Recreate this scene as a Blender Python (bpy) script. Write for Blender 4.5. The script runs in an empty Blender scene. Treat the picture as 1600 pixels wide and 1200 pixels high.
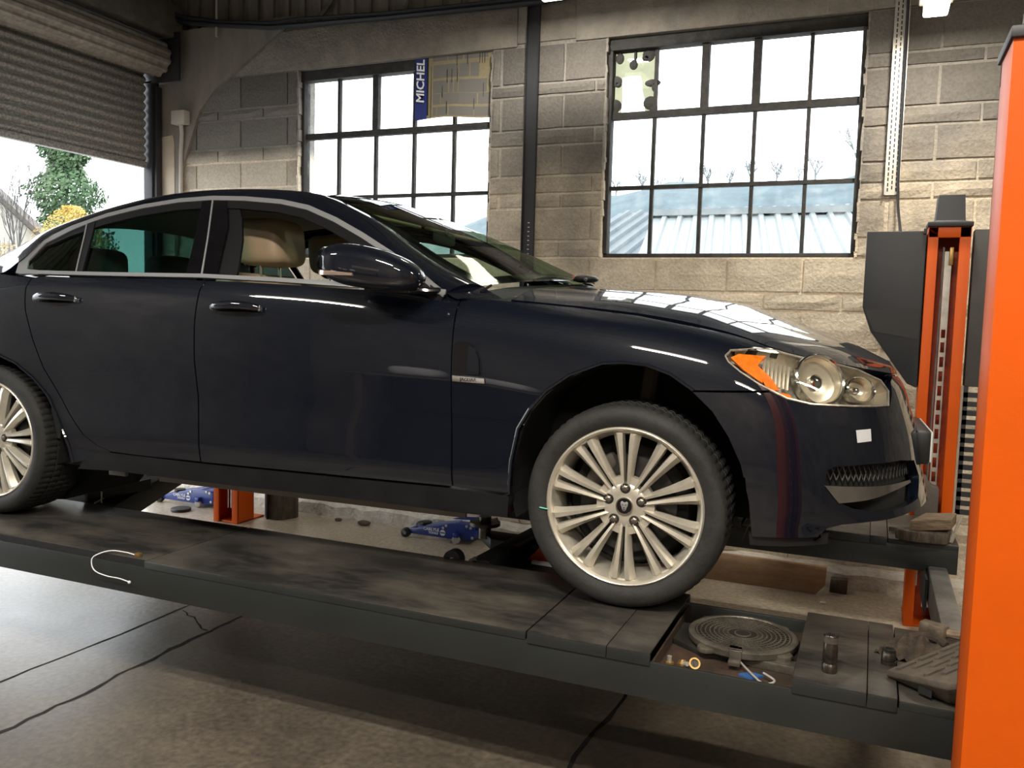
import bpy, bmesh, math, random
import numpy as np
from mathutils import Matrix, Vector
random.seed(7)
rnd = random.Random(11)
SC = bpy.context.scene
COL = SC.collection
PI = math.pi
H = .955                                   # height of the front hub above the floor

# ------------------------------------------------------------------ camera
def axes(yaw, pitch, roll):
    cy, sy = math.cos(yaw), math.sin(yaw)
    f = Vector((-sy, cy, 0)); r = Vector((cy, sy, 0)); u = Vector((0, 0, 1))
    cp, sp = math.cos(pitch), math.sin(pitch)
    f2 = f*cp-u*sp; u2 = u*cp+f*sp
    cr, sr = math.cos(roll), math.sin(roll)
    return r*cr+u2*sr, u2*cr-r*sr, f2
CAM = Vector((.72732, -2.68767, .61618+H))
_r, _u, _f = axes(.399486, .079357, .028289)
cam_d = bpy.data.cameras.new('camera'); cam = bpy.data.objects.new('camera', cam_d); COL.objects.link(cam)
cam_d.sensor_width = 36; cam_d.lens = 1329.567*36/1600; cam_d.clip_start = .05; cam_d.clip_end = 500
cam.matrix_world = Matrix(((_r.x, _u.x, -_f.x, CAM.x), (_r.y, _u.y, -_f.y, CAM.y), (_r.z, _u.z, -_f.z, CAM.z), (0, 0, 0, 1)))
SC.camera = cam

# ------------------------------------------------------------------ sky, light, exposure
W = bpy.data.worlds.new('overcast_sky'); SC.world = W; W.use_nodes = True
wn = W.node_tree.nodes; wl = W.node_tree.links
bg = wn['Background']; bg.inputs['Strength'].default_value = 4.2
tc = wn.new('ShaderNodeTexCoord'); nz = wn.new('ShaderNodeTexNoise'); nz.inputs['Scale'].default_value = 1.6
nz.inputs['Detail'].default_value = 3
cr = wn.new('ShaderNodeValToRGB')
cr.color_ramp.elements[0].color = (.80, .88, .95, 1); cr.color_ramp.elements[1].color = (1, 1, 1, 1)
wl.new(tc.outputs['Generated'], nz.inputs['Vector']); wl.new(nz.outputs['Fac'], cr.inputs['Fac']); wl.new(cr.outputs['Color'], bg.inputs['Color'])
SC.view_settings.view_transform = 'Standard'; SC.view_settings.look = 'None'
SC.view_settings.gamma = 1; SC.view_settings.use_curve_mapping = False
SC.view_settings.exposure = 0.18
SC.cycles.use_denoising = True
SC.cycles.max_bounces = 8; SC.cycles.diffuse_bounces = 4; SC.cycles.transparent_max_bounces = 16
SC.cycles.sample_clamp_indirect = 4.0
def area(name, loc, aim, sx, sy, power, color=(1, 1, 1), portal=False):
    d = bpy.data.lights.new(name, 'AREA'); d.shape = 'RECTANGLE'; d.size = sx; d.size_y = sy; d.energy = power; d.color = color
    o = bpy.data.objects.new(name, d); COL.objects.link(o)
    o.location = loc; o.rotation_euler = (Vector(aim)-Vector(loc)).to_track_quat('-Z', 'Y').to_euler()
    if portal: d.cycles.is_portal = True
    return o
area('window_portal', (-.19, 2.92, 2.69), (-.19, 0, 2.69), 1.62, 1.45, 1, portal=True)
area('window_portal', (-2.62, 2.92, 2.69), (-2.62, 0, 2.69), 1.68, 1.45, 1, portal=True)
area('door_portal', (-5.0, .75, 1.35), (0, .75, 1.35), 3.9, 2.7, 1, portal=True)
# light of the ceiling tubes of the workshop, the last an added fill lamp (fixtures further down)
TUBES = [((-1.06, 1.9, 3.62), 70, (1, .95, .86)), ((.95, 2.1, 3.30), 34, (1, .94, .82)), ((.3, -2.6, 3.7), 185, (1, .92, .80)),
         ((3.2, -.6, 3.7), 85, (1, .90, .76)), ((-3.4, -3.0, 3.7), 120, (1, .95, .88)), ((2.6, -4.4, 3.7), 110, (1, .93, .83))]
for (x, y, z), p_, c_ in TUBES:
    area('tube_light', (x, y, z-.06), (x, y, 0), 1.2 if y < 1 else .14, .12, p_, c_)

# ------------------------------------------------------------------ materials
def _mat(name):
    m = bpy.data.materials.new(name); m.use_nodes = True
    return m, m.node_tree.nodes, m.node_tree.links, m.node_tree.nodes['Principled BSDF']
def pbr(name, col, rough=.5, metal=0., var=.0, scale=6., bump=0., bscale=40., coat=0., spec=.5, col2=None, contrast=(.35, .65), detail=5, stretch=(1, 1, 1), world=False, randv=0.):
    m, N, Lk, b = _mat(name)
    b.inputs['Base Color'].default_value = (*col, 1); b.inputs['Roughness'].default_value = rough; b.inputs['Metallic'].default_value = metal
    b.inputs['Coat Weight'].default_value = coat; b.inputs['Coat Roughness'].default_value = .03; b.inputs['Coat IOR'].default_value = 1.68 if coat == 1. else 1.5; b.inputs['Specular IOR Level'].default_value = spec
    if world:
        g = N.new('ShaderNodeNewGeometry'); src = g.outputs['Position']
    else:
        g = N.new('ShaderNodeTexCoord'); src = g.outputs['Object']
    mp = N.new('ShaderNodeMapping'); mp.inputs['Scale'].default_value = stretch; Lk.new(src, mp.inputs['Vector'])
    out = None
    if var or col2:
        t = N.new('ShaderNodeTexNoise'); t.inputs['Scale'].default_value = scale; t.inputs['Detail'].default_value = detail; t.inputs['Roughness'].default_value = .65
        Lk.new(mp.outputs[0], t.inputs['Vector'])
        r = N.new('ShaderNodeValToRGB'); r.color_ramp.elements[0].position = contrast[0]; r.color_ramp.elements[1].position = contrast[1]
        c2 = col2 or tuple(min(1, c*(1+var)) for c in col); c1 = col if col2 else tuple(c*(1-var) for c in col)
        r.color_ramp.elements[0].color = (*c1, 1); r.color_ramp.elements[1].color = (*c2, 1)
        Lk.new(t.outputs['Fac'], r.inputs['Fac']); out = r.outputs['Color']
    if randv:
        oi = N.new('ShaderNodeObjectInfo'); hs = N.new('ShaderNodeHueSaturation'); mr = N.new('ShaderNodeMapRange')
        mr.inputs['To Min'].default_value = 1-randv; mr.inputs['To Max'].default_value = 1+randv
        Lk.new(oi.outputs['Random'], mr.inputs['Value']); Lk.new(mr.outputs[0], hs.inputs['Value'])
        if out: Lk.new(out, hs.inputs['Color'])
        else: hs.inputs['Color'].default_value = (*col, 1)
        out = hs.outputs['Color']
    if out: Lk.new(out, b.inputs['Base Color'])
    if bump:
        t = N.new('ShaderNodeTexNoise'); t.inputs['Scale'].default_value = bscale; t.inputs['Detail'].default_value = 6
        Lk.new(mp.outputs[0], t.inputs['Vector'])
        bp = N.new('ShaderNodeBump'); bp.inputs['Strength'].default_value = bump; bp.inputs['Distance'].default_value = .02
        Lk.new(t.outputs['Fac'], bp.inputs['Height']); Lk.new(bp.outputs[0], b.inputs['Normal'])
    return m
def emit(name, col, s):
    m, N, Lk, b = _mat(name)
    b.inputs['Base Color'].default_value = (*col, 1); b.inputs['Emission Color'].default_value = (*col, 1); b.inputs['Emission Strength'].default_value = s
    return m
def glass(name, tint=(1, 1, 1), refl=1.0, rough=.02, dirt=0., dirtcol=(.75, .8, .78)):
    """thin pane: tinted see-through with a fresnel reflection and a film of dirt"""
    m, N, Lk, b = _mat(name)
    out = N['Material Output']; N.remove(b)
    tr = N.new('ShaderNodeBsdfTransparent'); tr.inputs[0].default_value = (*tint, 1)
    gl = N.new('ShaderNodeBsdfGlossy'); gl.inputs['Roughness'].default_value = rough
    fr = N.new('ShaderNodeLayerWeight'); fr.inputs['Blend'].default_value = .5
    pw = N.new('ShaderNodeMath'); pw.operation = 'POWER'; pw.inputs[1].default_value = 3.2; Lk.new(fr.outputs['Facing'], pw.inputs[0])
    ma = N.new('ShaderNodeMath'); ma.operation = 'MULTIPLY_ADD'; ma.inputs[1].default_value = .9*refl; ma.inputs[2].default_value = .05*refl; ma.use_clamp = True
    Lk.new(pw.outputs[0], ma.inputs[0])
    mx = N.new('ShaderNodeMixShader'); Lk.new(ma.outputs[0], mx.inputs[0]); Lk.new(tr.outputs[0], mx.inputs[1]); Lk.new(gl.outputs[0], mx.inputs[2])
    last = mx
    if dirt:
        df = N.new('ShaderNodeBsdfDiffuse'); df.inputs[0].default_value = (*dirtcol, 1)
        tl = N.new('ShaderNodeBsdfTranslucent'); tl.inputs[0].default_value = (*dirtcol, 1)
        ad = N.new('ShaderNodeMixShader'); ad.inputs[0].default_value = .5; Lk.new(df.outputs[0], ad.inputs[1]); Lk.new(tl.outputs[0], ad.inputs[2])
        g = N.new('ShaderNodeNewGeometry'); t = N.new('ShaderNodeTexNoise'); t.inputs['Scale'].default_value = 9; t.inputs['Detail'].default_value = 7
        Lk.new(g.outputs['Position'], t.inputs['Vector'])
        r = N.new('ShaderNodeMapRange'); r.inputs['From Min'].default_value = .45; r.inputs['From Max'].default_value = .75; r.inputs['To Max'].default_value = dirt
        Lk.new(t.outputs['Fac'], r.inputs['Value'])
        m2 = N.new('ShaderNodeMixShader'); Lk.new(r.outputs[0], m2.inputs[0]); Lk.new(mx.outputs[0], m2.inputs[1]); Lk.new(ad.outputs[0], m2.inputs[2]); last = m2
    Lk.new(last.outputs[0], out.inputs['Surface'])
    return m
M = {}
M['paint'] = pbr('navy_paint', (.0022, .0040, .0090), .45, .0, coat=1., spec=.08)
M['paint_low'] = pbr('dusty_navy_paint', (.007, .0075, .0085), .42, .0, coat=.25, spec=.2, var=.3, scale=5)
M['black'] = pbr('black_plastic', (.008, .008, .009), .45)
M['gloss_black'] = pbr('gloss_black', (.004, .004, .005), .08, coat=.6)
M['void'] = pbr('underside_black', (.006, .006, .006), .8)
M['rubber'] = pbr('tyre_rubber', (.016, .016, .015), .72, var=.35, scale=9, bump=.12, bscale=60)
M['seal'] = pbr('seal_rubber', (.005, .005, .006), .6, spec=.2)
M['alloy'] = pbr('silver_alloy', (.64, .60, .51), .32, .6, var=.10, scale=14, coat=.1)
M['alloy_dark'] = pbr('brake_iron', (.05, .048, .045), .5, .7, var=.4, scale=12)
M['chrome'] = pbr('chrome', (.75, .74, .72), .12, 1.)
M['satin'] = pbr('satin_chrome', (.40, .41, .42), .36, .6)
M['beige'] = pbr('beige_leather', (.42, .31, .20), .5, bump=.05, bscale=120, var=.06)
M['liner'] = pbr('headliner', (.36, .33, .28), .9)
M['dark_trim'] = pbr('dark_trim', (.02, .02, .019), .7)
M['glass_clear'] = glass('clear_glass', (.93, .97, .95), .8)
M['glass_green'] = glass('green_tinted_glass', (.52, .90, .78), .8)
M['glass_dark'] = glass('privacy_glass', (.05, .09, .085), .8)
M['glass_ws'] = glass('windscreen_glass', (.50, .64, .50), .5)
M['amber'] = pbr('amber_reflector', (.85, .17, .01), .25, coat=.5, var=.2, scale=60)
M['lamp_silver'] = pbr('lamp_reflector', (.72, .62, .50), .28, .7)
M['lamp_grey'] = pbr('lamp_housing', (.38, .34, .29), .35, .5, var=.35, scale=40)
M['sticker'] = pbr('white_sticker', (.6, .62, .64), .6)
M['red'] = pbr('red_plastic', (.5, .03, .06), .4)
M['orange'] = pbr('orange_paint', (.56, .080, .0008), .45, coat=.0, spec=.25, bump=.03, bscale=90, var=.05, scale=3)
M['orange_dark'] = pbr('darker_orange_paint', (.42, .055, .008), .5, var=.3, scale=9)  # darker copy of the orange, for channel backs and the scissor cover
M['steel_grey'] = pbr('grey_steel', (.18, .17, .16), .45, .4, var=.3, scale=9, bump=.05)
M['deck'] = pbr('worn_deck_steel', (.022, .021, .020), .40, .2, col2=(.125, .110, .088), contrast=(.40, .80), scale=4.5, stretch=(.6, 1.3, 1), bump=.08, bscale=60, world=True, detail=9)
M['deck_side'] = pbr('dark_green_grey_steel', (.018, .021, .020), .40, .1, var=.12, scale=4)
M['pit'] = pbr('oily_pit_steel', (.022, .017, .013), .55, .1, col2=(.075, .045, .03), scale=8, world=True)
M['turn'] = pbr('turntable_steel', (.14, .125, .10), .42, .6, var=.4, scale=12)
M['turn_dark'] = pbr('turntable_recess', (.018, .016, .013), .6, .2)
M['galv'] = pbr('galvanised_steel', (.50, .47, .42), .42, .6, var=.2, scale=12)
M['black_metal'] = pbr('black_sheet', (.018, .019, .022), .55, var=.1)
M['blue'] = pbr('blue_jack_paint', (.012, .035, .22), .35, coat=.2, var=.15)
M['white_print'] = pbr('white_print', (.75, .77, .80), .5)
M['brass'] = pbr('brass', (.42, .27, .09), .4, .8, var=.2)
M['wood_old'] = pbr('old_wood', (.10, .070, .045), .85, col2=(.24, .17, .11), scale=14, stretch=(1, 5, 5), bump=.3, bscale=30)
M['wood_plank'] = pbr('brown_board', (.27, .165, .09), .8, col2=(.38, .25, .15), scale=7, stretch=(1, 3, 3), bump=.1)
M['wood_dark'] = pbr('dark_log', (.045, .035, .026), .9, col2=(.11, .085, .06), scale=10, stretch=(4, 4, 1), bump=.4, bscale=25)
M['rag'] = pbr('brown_rag', (.016, .011, .007), .95, col2=(.055, .038, .024), scale=30, bump=.5, bscale=60)
M['ramp_rubber'] = pbr('dusty_rubber', (.075, .06, .045), .8, var=.25, scale=30)
M['socket'] = pbr('socket_steel', (.10, .09, .075), .32, .9, var=.3, scale=30)
M['white_box'] = pbr('white_plastic', (.50, .46, .41), .5)
M['frame'] = pbr('window_frame_paint', (.018, .0175, .017), .8, col2=(.04, .037, .033), scale=16, bump=.2, bscale=60, world=True)
M['slat'] = pbr('shutter_steel', (.20, .20, .19), .5, .3, col2=(.44, .43, .40), scale=60, detail=3, contrast=(.4, .7), world=True)
M['barrel'] = pbr('shutter_roll_steel', (.26, .24, .21), .55, .3, col2=(.42, .39, .34), scale=20, world=True)
M['dark_wood'] = pbr('sooty_boards', (.085, .081, .075), .9, col2=(.17, .158, .143), scale=5, world=True, bump=.2)
M['cable'] = pbr('black_cable', (.012, .014, .018), .5)
M['navy_print'] = pbr('blue_print', (.018, .03, .16), .5)
M['chart'] = pbr('yellowed_chart', (.22, .19, .12), .7, col2=(.28, .23, .125), scale=30, world=True)
M['chart_cell'] = pbr('grey_chart_cell', (.15, .14, .125), .7)
M['lamp'] = emit('lamp_diffuser', (1, .93, .78), 9.)

def wall_mat(name, mortar=False):
    """painted and sooty concrete blocks: sooty grey-brown high up, cream paint lower down"""
    m, N, Lk, b = _mat(name)
    b.inputs['Roughness'].default_value = .85
    g = N.new('ShaderNodeNewGeometry'); sx = N.new('ShaderNodeSeparateXYZ'); Lk.new(g.outputs['Position'], sx.inputs[0])
    n1 = N.new('ShaderNodeTexNoise'); n1.inputs['Scale'].default_value = 2.2; n1.inputs['Detail'].default_value = 6; Lk.new(g.outputs['Position'], n1.inputs['Vector'])
    n2 = N.new('ShaderNodeTexNoise'); n2.inputs['Scale'].default_value = 60; n2.inputs['Detail'].default_value = 5; Lk.new(g.outputs['Position'], n2.inputs['Vector'])
    # height of the cream paint varies along the wall
    mr = N.new('ShaderNodeMapRange'); mr.inputs['From Min'].default_value = 1.92; mr.inputs['From Max'].default_value = 2.80
    mr.inputs['To Min'].default_value = 0.; mr.inputs['To Max'].default_value = 1.
    ad = N.new('ShaderNodeMath'); ad.operation = 'MULTIPLY_ADD'; ad.inputs[1].default_value = 1.5; Lk.new(n1.outputs['Fac'], ad.inputs[0]); Lk.new(sx.outputs['Z'], ad.inputs[2])
    sb = N.new('ShaderNodeMath'); sb.operation = 'SUBTRACT'; sb.inputs[1].default_value = .75; Lk.new(ad.outputs[0], sb.inputs[0])
    Lk.new(sb.outputs[0], mr.inputs['Value'])
    soot = N.new('ShaderNodeValToRGB'); e = soot.color_ramp.elements
    e[0].position = 0; e[0].color = (.52, .45, .345, 1); e[1].position = 1; e[1].color = (.15, .134, .115, 1)
    k = e.new(.35); k.color = (.36, .305, .23, 1); k = e.new(.65); k.color = (.225, .195, .158, 1)
    Lk.new(mr.outputs[0], soot.inputs['Fac'])
    # the left end of the wall is greyer
    lx = N.new('ShaderNodeMapRange'); lx.inputs['From Min'].default_value = -1.2; lx.inputs['From Max'].default_value = -3.6; Lk.new(sx.outputs['X'], lx.inputs['Value'])
    lf = N.new('ShaderNodeMath'); lf.operation = 'MULTIPLY'; lf.inputs[1].default_value = .55; Lk.new(lx.outputs[0], lf.inputs[0])
    hz = N.new('ShaderNodeMapRange'); hz.inputs['From Min'].default_value = 2.80; hz.inputs['From Max'].default_value = 2.90
    a3 = N.new('ShaderNodeMath'); a3.operation = 'MULTIPLY_ADD'; a3.inputs[1].default_value = .12; Lk.new(n1.outputs['Fac'], a3.inputs[0]); Lk.new(sx.outputs['Z'], a3.inputs[2]); Lk.new(a3.outputs[0], hz.inputs['Value'])
    lm = N.new('ShaderNodeMath'); lm.operation = 'MULTIPLY'; Lk.new(lf.outputs[0], lm.inputs[0]); Lk.new(hz.outputs[0], lm.inputs[1])
    mg = N.new('ShaderNodeMixRGB'); mg.inputs[2].default_value = (.20, .188, .17, 1); Lk.new(lm.outputs[0], mg.inputs[0]); Lk.new(soot.outputs['Color'], mg.inputs[1])
    # white paint at the lower left
    wt = N.new('ShaderNodeMath'); wt.operation = 'SUBTRACT'; wt.inputs[0].default_value = 1.; Lk.new(hz.outputs[0], wt.inputs[1])
    wm = N.new('ShaderNodeMath'); wm.operation = 'MULTIPLY'; Lk.new(wt.outputs[0], wm.inputs[0]); Lk.new(lx.outputs[0], wm.inputs[1])
    mw = N.new('ShaderNodeMixRGB'); mw.inputs[2].default_value = (.60, .53, .43, 1); Lk.new(wm.outputs[0], mw.inputs[0]); Lk.new(mg.outputs[0], mw.inputs[1])
    # speckle
    sp = N.new('ShaderNodeMapRange'); sp.inputs['From Min'].default_value = .3; sp.inputs['From Max'].default_value = .7; sp.inputs['To Min'].default_value = .85; sp.inputs['To Max'].default_value = 1.16; Lk.new(n2.outputs['Fac'], sp.inputs['Value'])
    hs = N.new('ShaderNodeHueSaturation'); Lk.new(mw.outputs[0], hs.inputs['Color'])
    mu = N.new('ShaderNodeMath'); mu.operation = 'MULTIPLY'; Lk.new(sp.outputs[0], mu.inputs[0])
    if mortar: mu.inputs[1].default_value = 1.4
    else:
        oi = N.new('ShaderNodeObjectInfo'); r2 = N.new('ShaderNodeMapRange'); r2.inputs['To Min'].default_value = .50; r2.inputs['To Max'].default_value = .12; Lk.new(oi.outputs['Random'], r2.inputs['Value'])
        cl_ = N.new('ShaderNodeMath'); cl_.operation = 'MULTIPLY_ADD'; cl_.inputs[1].default_value = .8; cl_.inputs[2].default_value = .12; cl_.use_clamp = True; Lk.new(mr.outputs[0], cl_.inputs[0])
        mm_ = N.new('ShaderNodeMath'); mm_.operation = 'MULTIPLY'; Lk.new(r2.outputs[0], mm_.inputs[0]); Lk.new(cl_.outputs[0], mm_.inputs[1])
        su_ = N.new('ShaderNodeMath'); su_.operation = 'SUBTRACT'; su_.inputs[0].default_value = 1.08; Lk.new(mm_.outputs[0], su_.inputs[1])
        Lk.new(su_.outputs[0], mu.inputs[1])
    Lk.new(mu.outputs[0], hs.inputs['Value']); Lk.new(hs.outputs[0], b.inputs['Base Color'])
    bp = N.new('ShaderNodeBump'); bp.inputs['Strength'].default_value = .55; bp.inputs['Distance'].default_value = .012; Lk.new(n2.outputs['Fac'], bp.inputs['Height']); Lk.new(bp.outputs[0], b.inputs['Normal'])
    return m
M['block'] = wall_mat('concrete_block'); M['mortar'] = wall_mat('mortar', True)
def floor_mat():
    m, N, Lk, b = _mat('workshop_concrete')
    g = N.new('ShaderNodeNewGeometry'); sx = N.new('ShaderNodeSeparateXYZ'); Lk.new(g.outputs['Position'], sx.inputs[0])
    n1 = N.new('ShaderNodeTexNoise'); n1.inputs['Scale'].default_value = 1.3; n1.inputs['Detail'].default_value = 8; n1.inputs['Roughness'].default_value = .7; Lk.new(g.outputs['Position'], n1.inputs['Vector'])
    n2 = N.new('ShaderNodeTexNoise'); n2.inputs['Scale'].default_value = 38; n2.inputs['Detail'].default_value = 6; Lk.new(g.outputs['Position'], n2.inputs['Vector'])
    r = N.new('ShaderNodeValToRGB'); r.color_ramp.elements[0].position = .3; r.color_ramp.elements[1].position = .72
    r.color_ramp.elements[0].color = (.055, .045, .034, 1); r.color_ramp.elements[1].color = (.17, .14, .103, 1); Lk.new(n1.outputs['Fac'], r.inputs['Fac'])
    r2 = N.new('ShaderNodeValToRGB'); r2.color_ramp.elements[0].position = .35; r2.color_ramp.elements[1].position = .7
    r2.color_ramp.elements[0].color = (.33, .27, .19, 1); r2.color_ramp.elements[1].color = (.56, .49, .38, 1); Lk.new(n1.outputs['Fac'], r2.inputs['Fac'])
    # paler concrete along the back wall, darker concrete in front of the lift
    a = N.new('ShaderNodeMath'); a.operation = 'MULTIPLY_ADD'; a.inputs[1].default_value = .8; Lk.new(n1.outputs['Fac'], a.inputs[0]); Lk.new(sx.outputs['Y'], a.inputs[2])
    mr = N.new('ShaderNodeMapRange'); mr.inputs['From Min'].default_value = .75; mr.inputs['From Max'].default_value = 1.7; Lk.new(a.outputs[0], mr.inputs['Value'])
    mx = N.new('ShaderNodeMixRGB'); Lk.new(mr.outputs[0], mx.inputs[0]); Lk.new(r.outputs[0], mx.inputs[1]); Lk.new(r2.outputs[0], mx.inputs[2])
    sp = N.new('ShaderNodeMapRange'); sp.inputs['From Min'].default_value = .3; sp.inputs['From Max'].default_value = .7; sp.inputs['To Min'].default_value = .65; sp.inputs['To Max'].default_value = 1.3; Lk.new(n2.outputs['Fac'], sp.inputs['Value'])
    hs = N.new('ShaderNodeHueSaturation'); Lk.new(mx.outputs[0], hs.inputs['Color']); Lk.new(sp.outputs[0], hs.inputs['Value']); Lk.new(hs.outputs[0], b.inputs['Base Color'])
    b.inputs['Coat Weight'].default_value = .9; b.inputs['Coat Roughness'].default_value = .36
    rr = N.new('ShaderNodeMapRange'); rr.inputs['From Min'].default_value = .3; rr.inputs['From Max'].default_value = .7; rr.inputs['To Min'].default_value = .34; rr.inputs['To Max'].default_value = .62; Lk.new(n1.outputs['Fac'], rr.inputs['Value']); Lk.new(rr.outputs[0], b.inputs['Roughness'])
    bp = N.new('ShaderNodeBump'); bp.inputs['Strength'].default_value = .35; bp.inputs['Distance'].default_value = .008; Lk.new(n2.outputs['Fac'], bp.inputs['Height']); Lk.new(bp.outputs[0], b.inputs['Normal'])
    return m
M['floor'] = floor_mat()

# ------------------------------------------------------------------ mesh helpers
class MB:
    """collects pieces of ONE mesh"""
    def __init__(s): s.v = []; s.f = []
    def add(s, v, f):
        o = len(s.v); s.v += [tuple(p) for p in v]; s.f += [tuple(i+o for i in q) for q in f]; return s
    def box(s, a, b, jit=0):
        (x0, y0, z0), (x1, y1, z1) = a, b
        v = [(x, y, z) for x in (x0, x1) for y in (y0, y1) for z in (z0, z1)]
        if jit: v = [(x+rnd.uniform(-jit, jit), y+rnd.uniform(-jit, jit), z+rnd.uniform(-jit, jit)) for x, y, z in v]
        return s.add(v, [(0, 1, 3, 2), (4, 6, 7, 5), (0, 4, 5, 1), (2, 3, 7, 6), (0, 2, 6, 4), (1, 5, 7, 3)])
    def prism(s, poly, fn, d0, d1):
        """poly: 2D outline; fn(a,b,d) -> 3D point"""
        n = len(poly); v = [fn(a, b, d0) for a, b in poly]+[fn(a, b, d1) for a, b in poly]
        f = [tuple(range(n))[::-1], tuple(range(n, 2*n))]+[(i, (i+1) % n, n+(i+1) % n, n+i) for i in range(n)]
        return s.add(v, f)
    def cyl(s, p, q, r, r2=None, n=20, caps=True):
        p = Vector(p); q = Vector(q); d = (q-p).normalized(); r2 = r if r2 is None else r2
        a = d.orthogonal().normalized(); b = d.cross(a)
        v = [p+(a*math.cos(t)+b*math.sin(t))*r for t in [2*PI*i/n for i in range(n)]]+[q+(a*math.cos(t)+b*math.sin(t))*r2 for t in [2*PI*i/n for i in range(n)]]
        f = [(i, (i+1) % n, n+(i+1) % n, n+i) for i in range(n)]
        if caps: f += [tuple(range(n))[::-1], tuple(range(n, 2*n))]
        return s.add(v, f)
    def lathe(s, prof, c, axis, n=32, closed=False, full=2*PI):
        """prof: (radius, along axis)"""
        c = Vector(c); d = Vector(axis).normalized(); a = d.orthogonal().normalized(); b = d.cross(a); m = len(prof)
        v = []
        for i in range(n):
            t = full*i/n; e = a*math.cos(t)+b*math.sin(t)
            v += [c+e*r+d*h for r, h in prof]
        f = []
        for i in range(n):
            j = (i+1) % n
            for k in range(m if closed else m-1):
                l = (k+1) % m; f.append((i*m+k, i*m+l, j*m+l, j*m+k))
        return s.add(v, f)
    def tube(s, pts, r, n=8, caps=True):
        P_ = [Vector(p) for p in pts]; m = len(P_); v = []; up = None
        for i in range(m):
            d = (P_[min(i+1, m-1)]-P_[max(i-1, 0)]).normalized()
            if up is None: up = d.orthogonal().normalized()
            up = (up-d*up.dot(d)).normalized(); w = d.cross(up); rr = r[i] if isinstance(r, (list, tuple)) else r
            v += [P_[i]+(up*math.cos(2*PI*k/n)+w*math.sin(2*PI*k/n))*rr for k in range(n)]
        f = [(i*n+k, i*n+(k+1) % n, (i+1)*n+(k+1) % n, (i+1)*n+k) for i in range(m-1) for k in range(n)]
        if caps: f += [tuple(range(n))[::-1], tuple((m-1)*n+k for k in range(n))]
        return s.add(v, f)
    def sellip(s, c, r, e=.5, nu=20, nv=12, M3=None):
        """super-ellipsoid"""
        def pw(x, k): return math.copysign(abs(x)**k, x)
        v = []
        for j in range(nv+1):
            p = -PI/2+PI*j/nv
            for i in range(nu):
                t = 2*PI*i/nu
                q = Vector((r[0]*pw(math.cos(p), e)*pw(math.cos(t), e), r[1]*pw(math.cos(p), e)*pw(math.sin(t), e), r[2]*pw(math.sin(p), e)))
                if M3: q = M3 @ q
                v.append(Vector(c)+q)
        return s.add(v, [(j*nu+i, j*nu+(i+1) % nu, (j+1)*nu+(i+1) % nu, (j+1)*nu+i) for j in range(nv) for i in range(nu)])
    def xf(s, Mx):
        s.v = [tuple(Mx @ Vector(p)) for p in s.v]; return s
    def build(s, name, mat, parent=None, smooth=False, bevel=0, seg=2, angle=35):
        me = bpy.data.meshes.new(name); me.from_pydata(s.v, [], s.f); me.validate(); me.materials.append(mat)
        bm = bmesh.new(); bm.from_mesh(me)
        bmesh.ops.remove_doubles(bm, verts=bm.verts, dist=1e-5)
        bmesh.ops.recalc_face_normals(bm, faces=bm.faces)
        if bevel:
            es = [e for e in bm.edges if len(e.link_faces) == 2 and e.calc_face_angle(0) > .5]
            bmesh.ops.bevel(bm, geom=es, offset=bevel, segments=seg, affect='EDGES', profile=.5, clamp_overlap=True)
        bm.to_mesh(me); bm.free()
        if smooth or bevel:
            me.shade_smooth()
            me.set_sharp_from_angle(angle=math.radians(angle))
        o = bpy.data.objects.new(name, me); COL.objects.link(o)
        if parent: o.parent = parent
        return o
def tag(o, label=None, cat=None, group=None, kind=None):
    if label: o['label'] = label
    if cat: o['category'] = cat
    if group: o['group'] = group
    if kind: o['kind'] = kind
    return o
def thing(name, label, cat, loc=(0, 0, 0), rz=0., group=None):
    o = bpy.data.objects.new(name, None); COL.objects.link(o); o.location = loc; o.rotation_euler = (0, 0, rz); o.empty_display_size = .1
    return tag(o, label, cat, group)
def part(name, parent=None):
    o = bpy.data.objects.new(name, None); COL.objects.link(o); o.parent = parent; o.empty_display_size = .05
    return o
def struct(o): o['kind'] = 'structure'; return o
def text_mesh(name, s, size, mat, Mx, parent, bold=0., extrude=.001, shear=0.):
    cu = bpy.data.curves.new(name, 'FONT'); cu.body = s; cu.size = size; cu.extrude = extrude; cu.offset = bold; cu.shear = shear; cu.align_x = 'CENTER'; cu.align_y = 'CENTER'; cu.resolution_u = 2
    t = bpy.data.objects.new(name+'_tmp', cu); COL.objects.link(t)
    me = bpy.data.meshes.new_from_object(t); bpy.data.objects.remove(t); bpy.data.curves.remove(cu)
    me.transform(Mx); me.materials.append(mat)
    o = bpy.data.objects.new(name, me); COL.objects.link(o); o.parent = parent
    return o
# ================================================================== THE ROOM
YW = 2.8                                    # face of the window wall
XL, XR, YF, ZC = -4.9, 4.6, -6.0, 4.25
fl = MB()
def slab(x0, x1, y0, y1): fl.box((x0, y0, -.1), (x1, y1, 0))
slab(XL-.3, XR+.3, YF-.3, YW+.3)
floor = struct(fl.build('floor', M['floor']))
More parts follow.
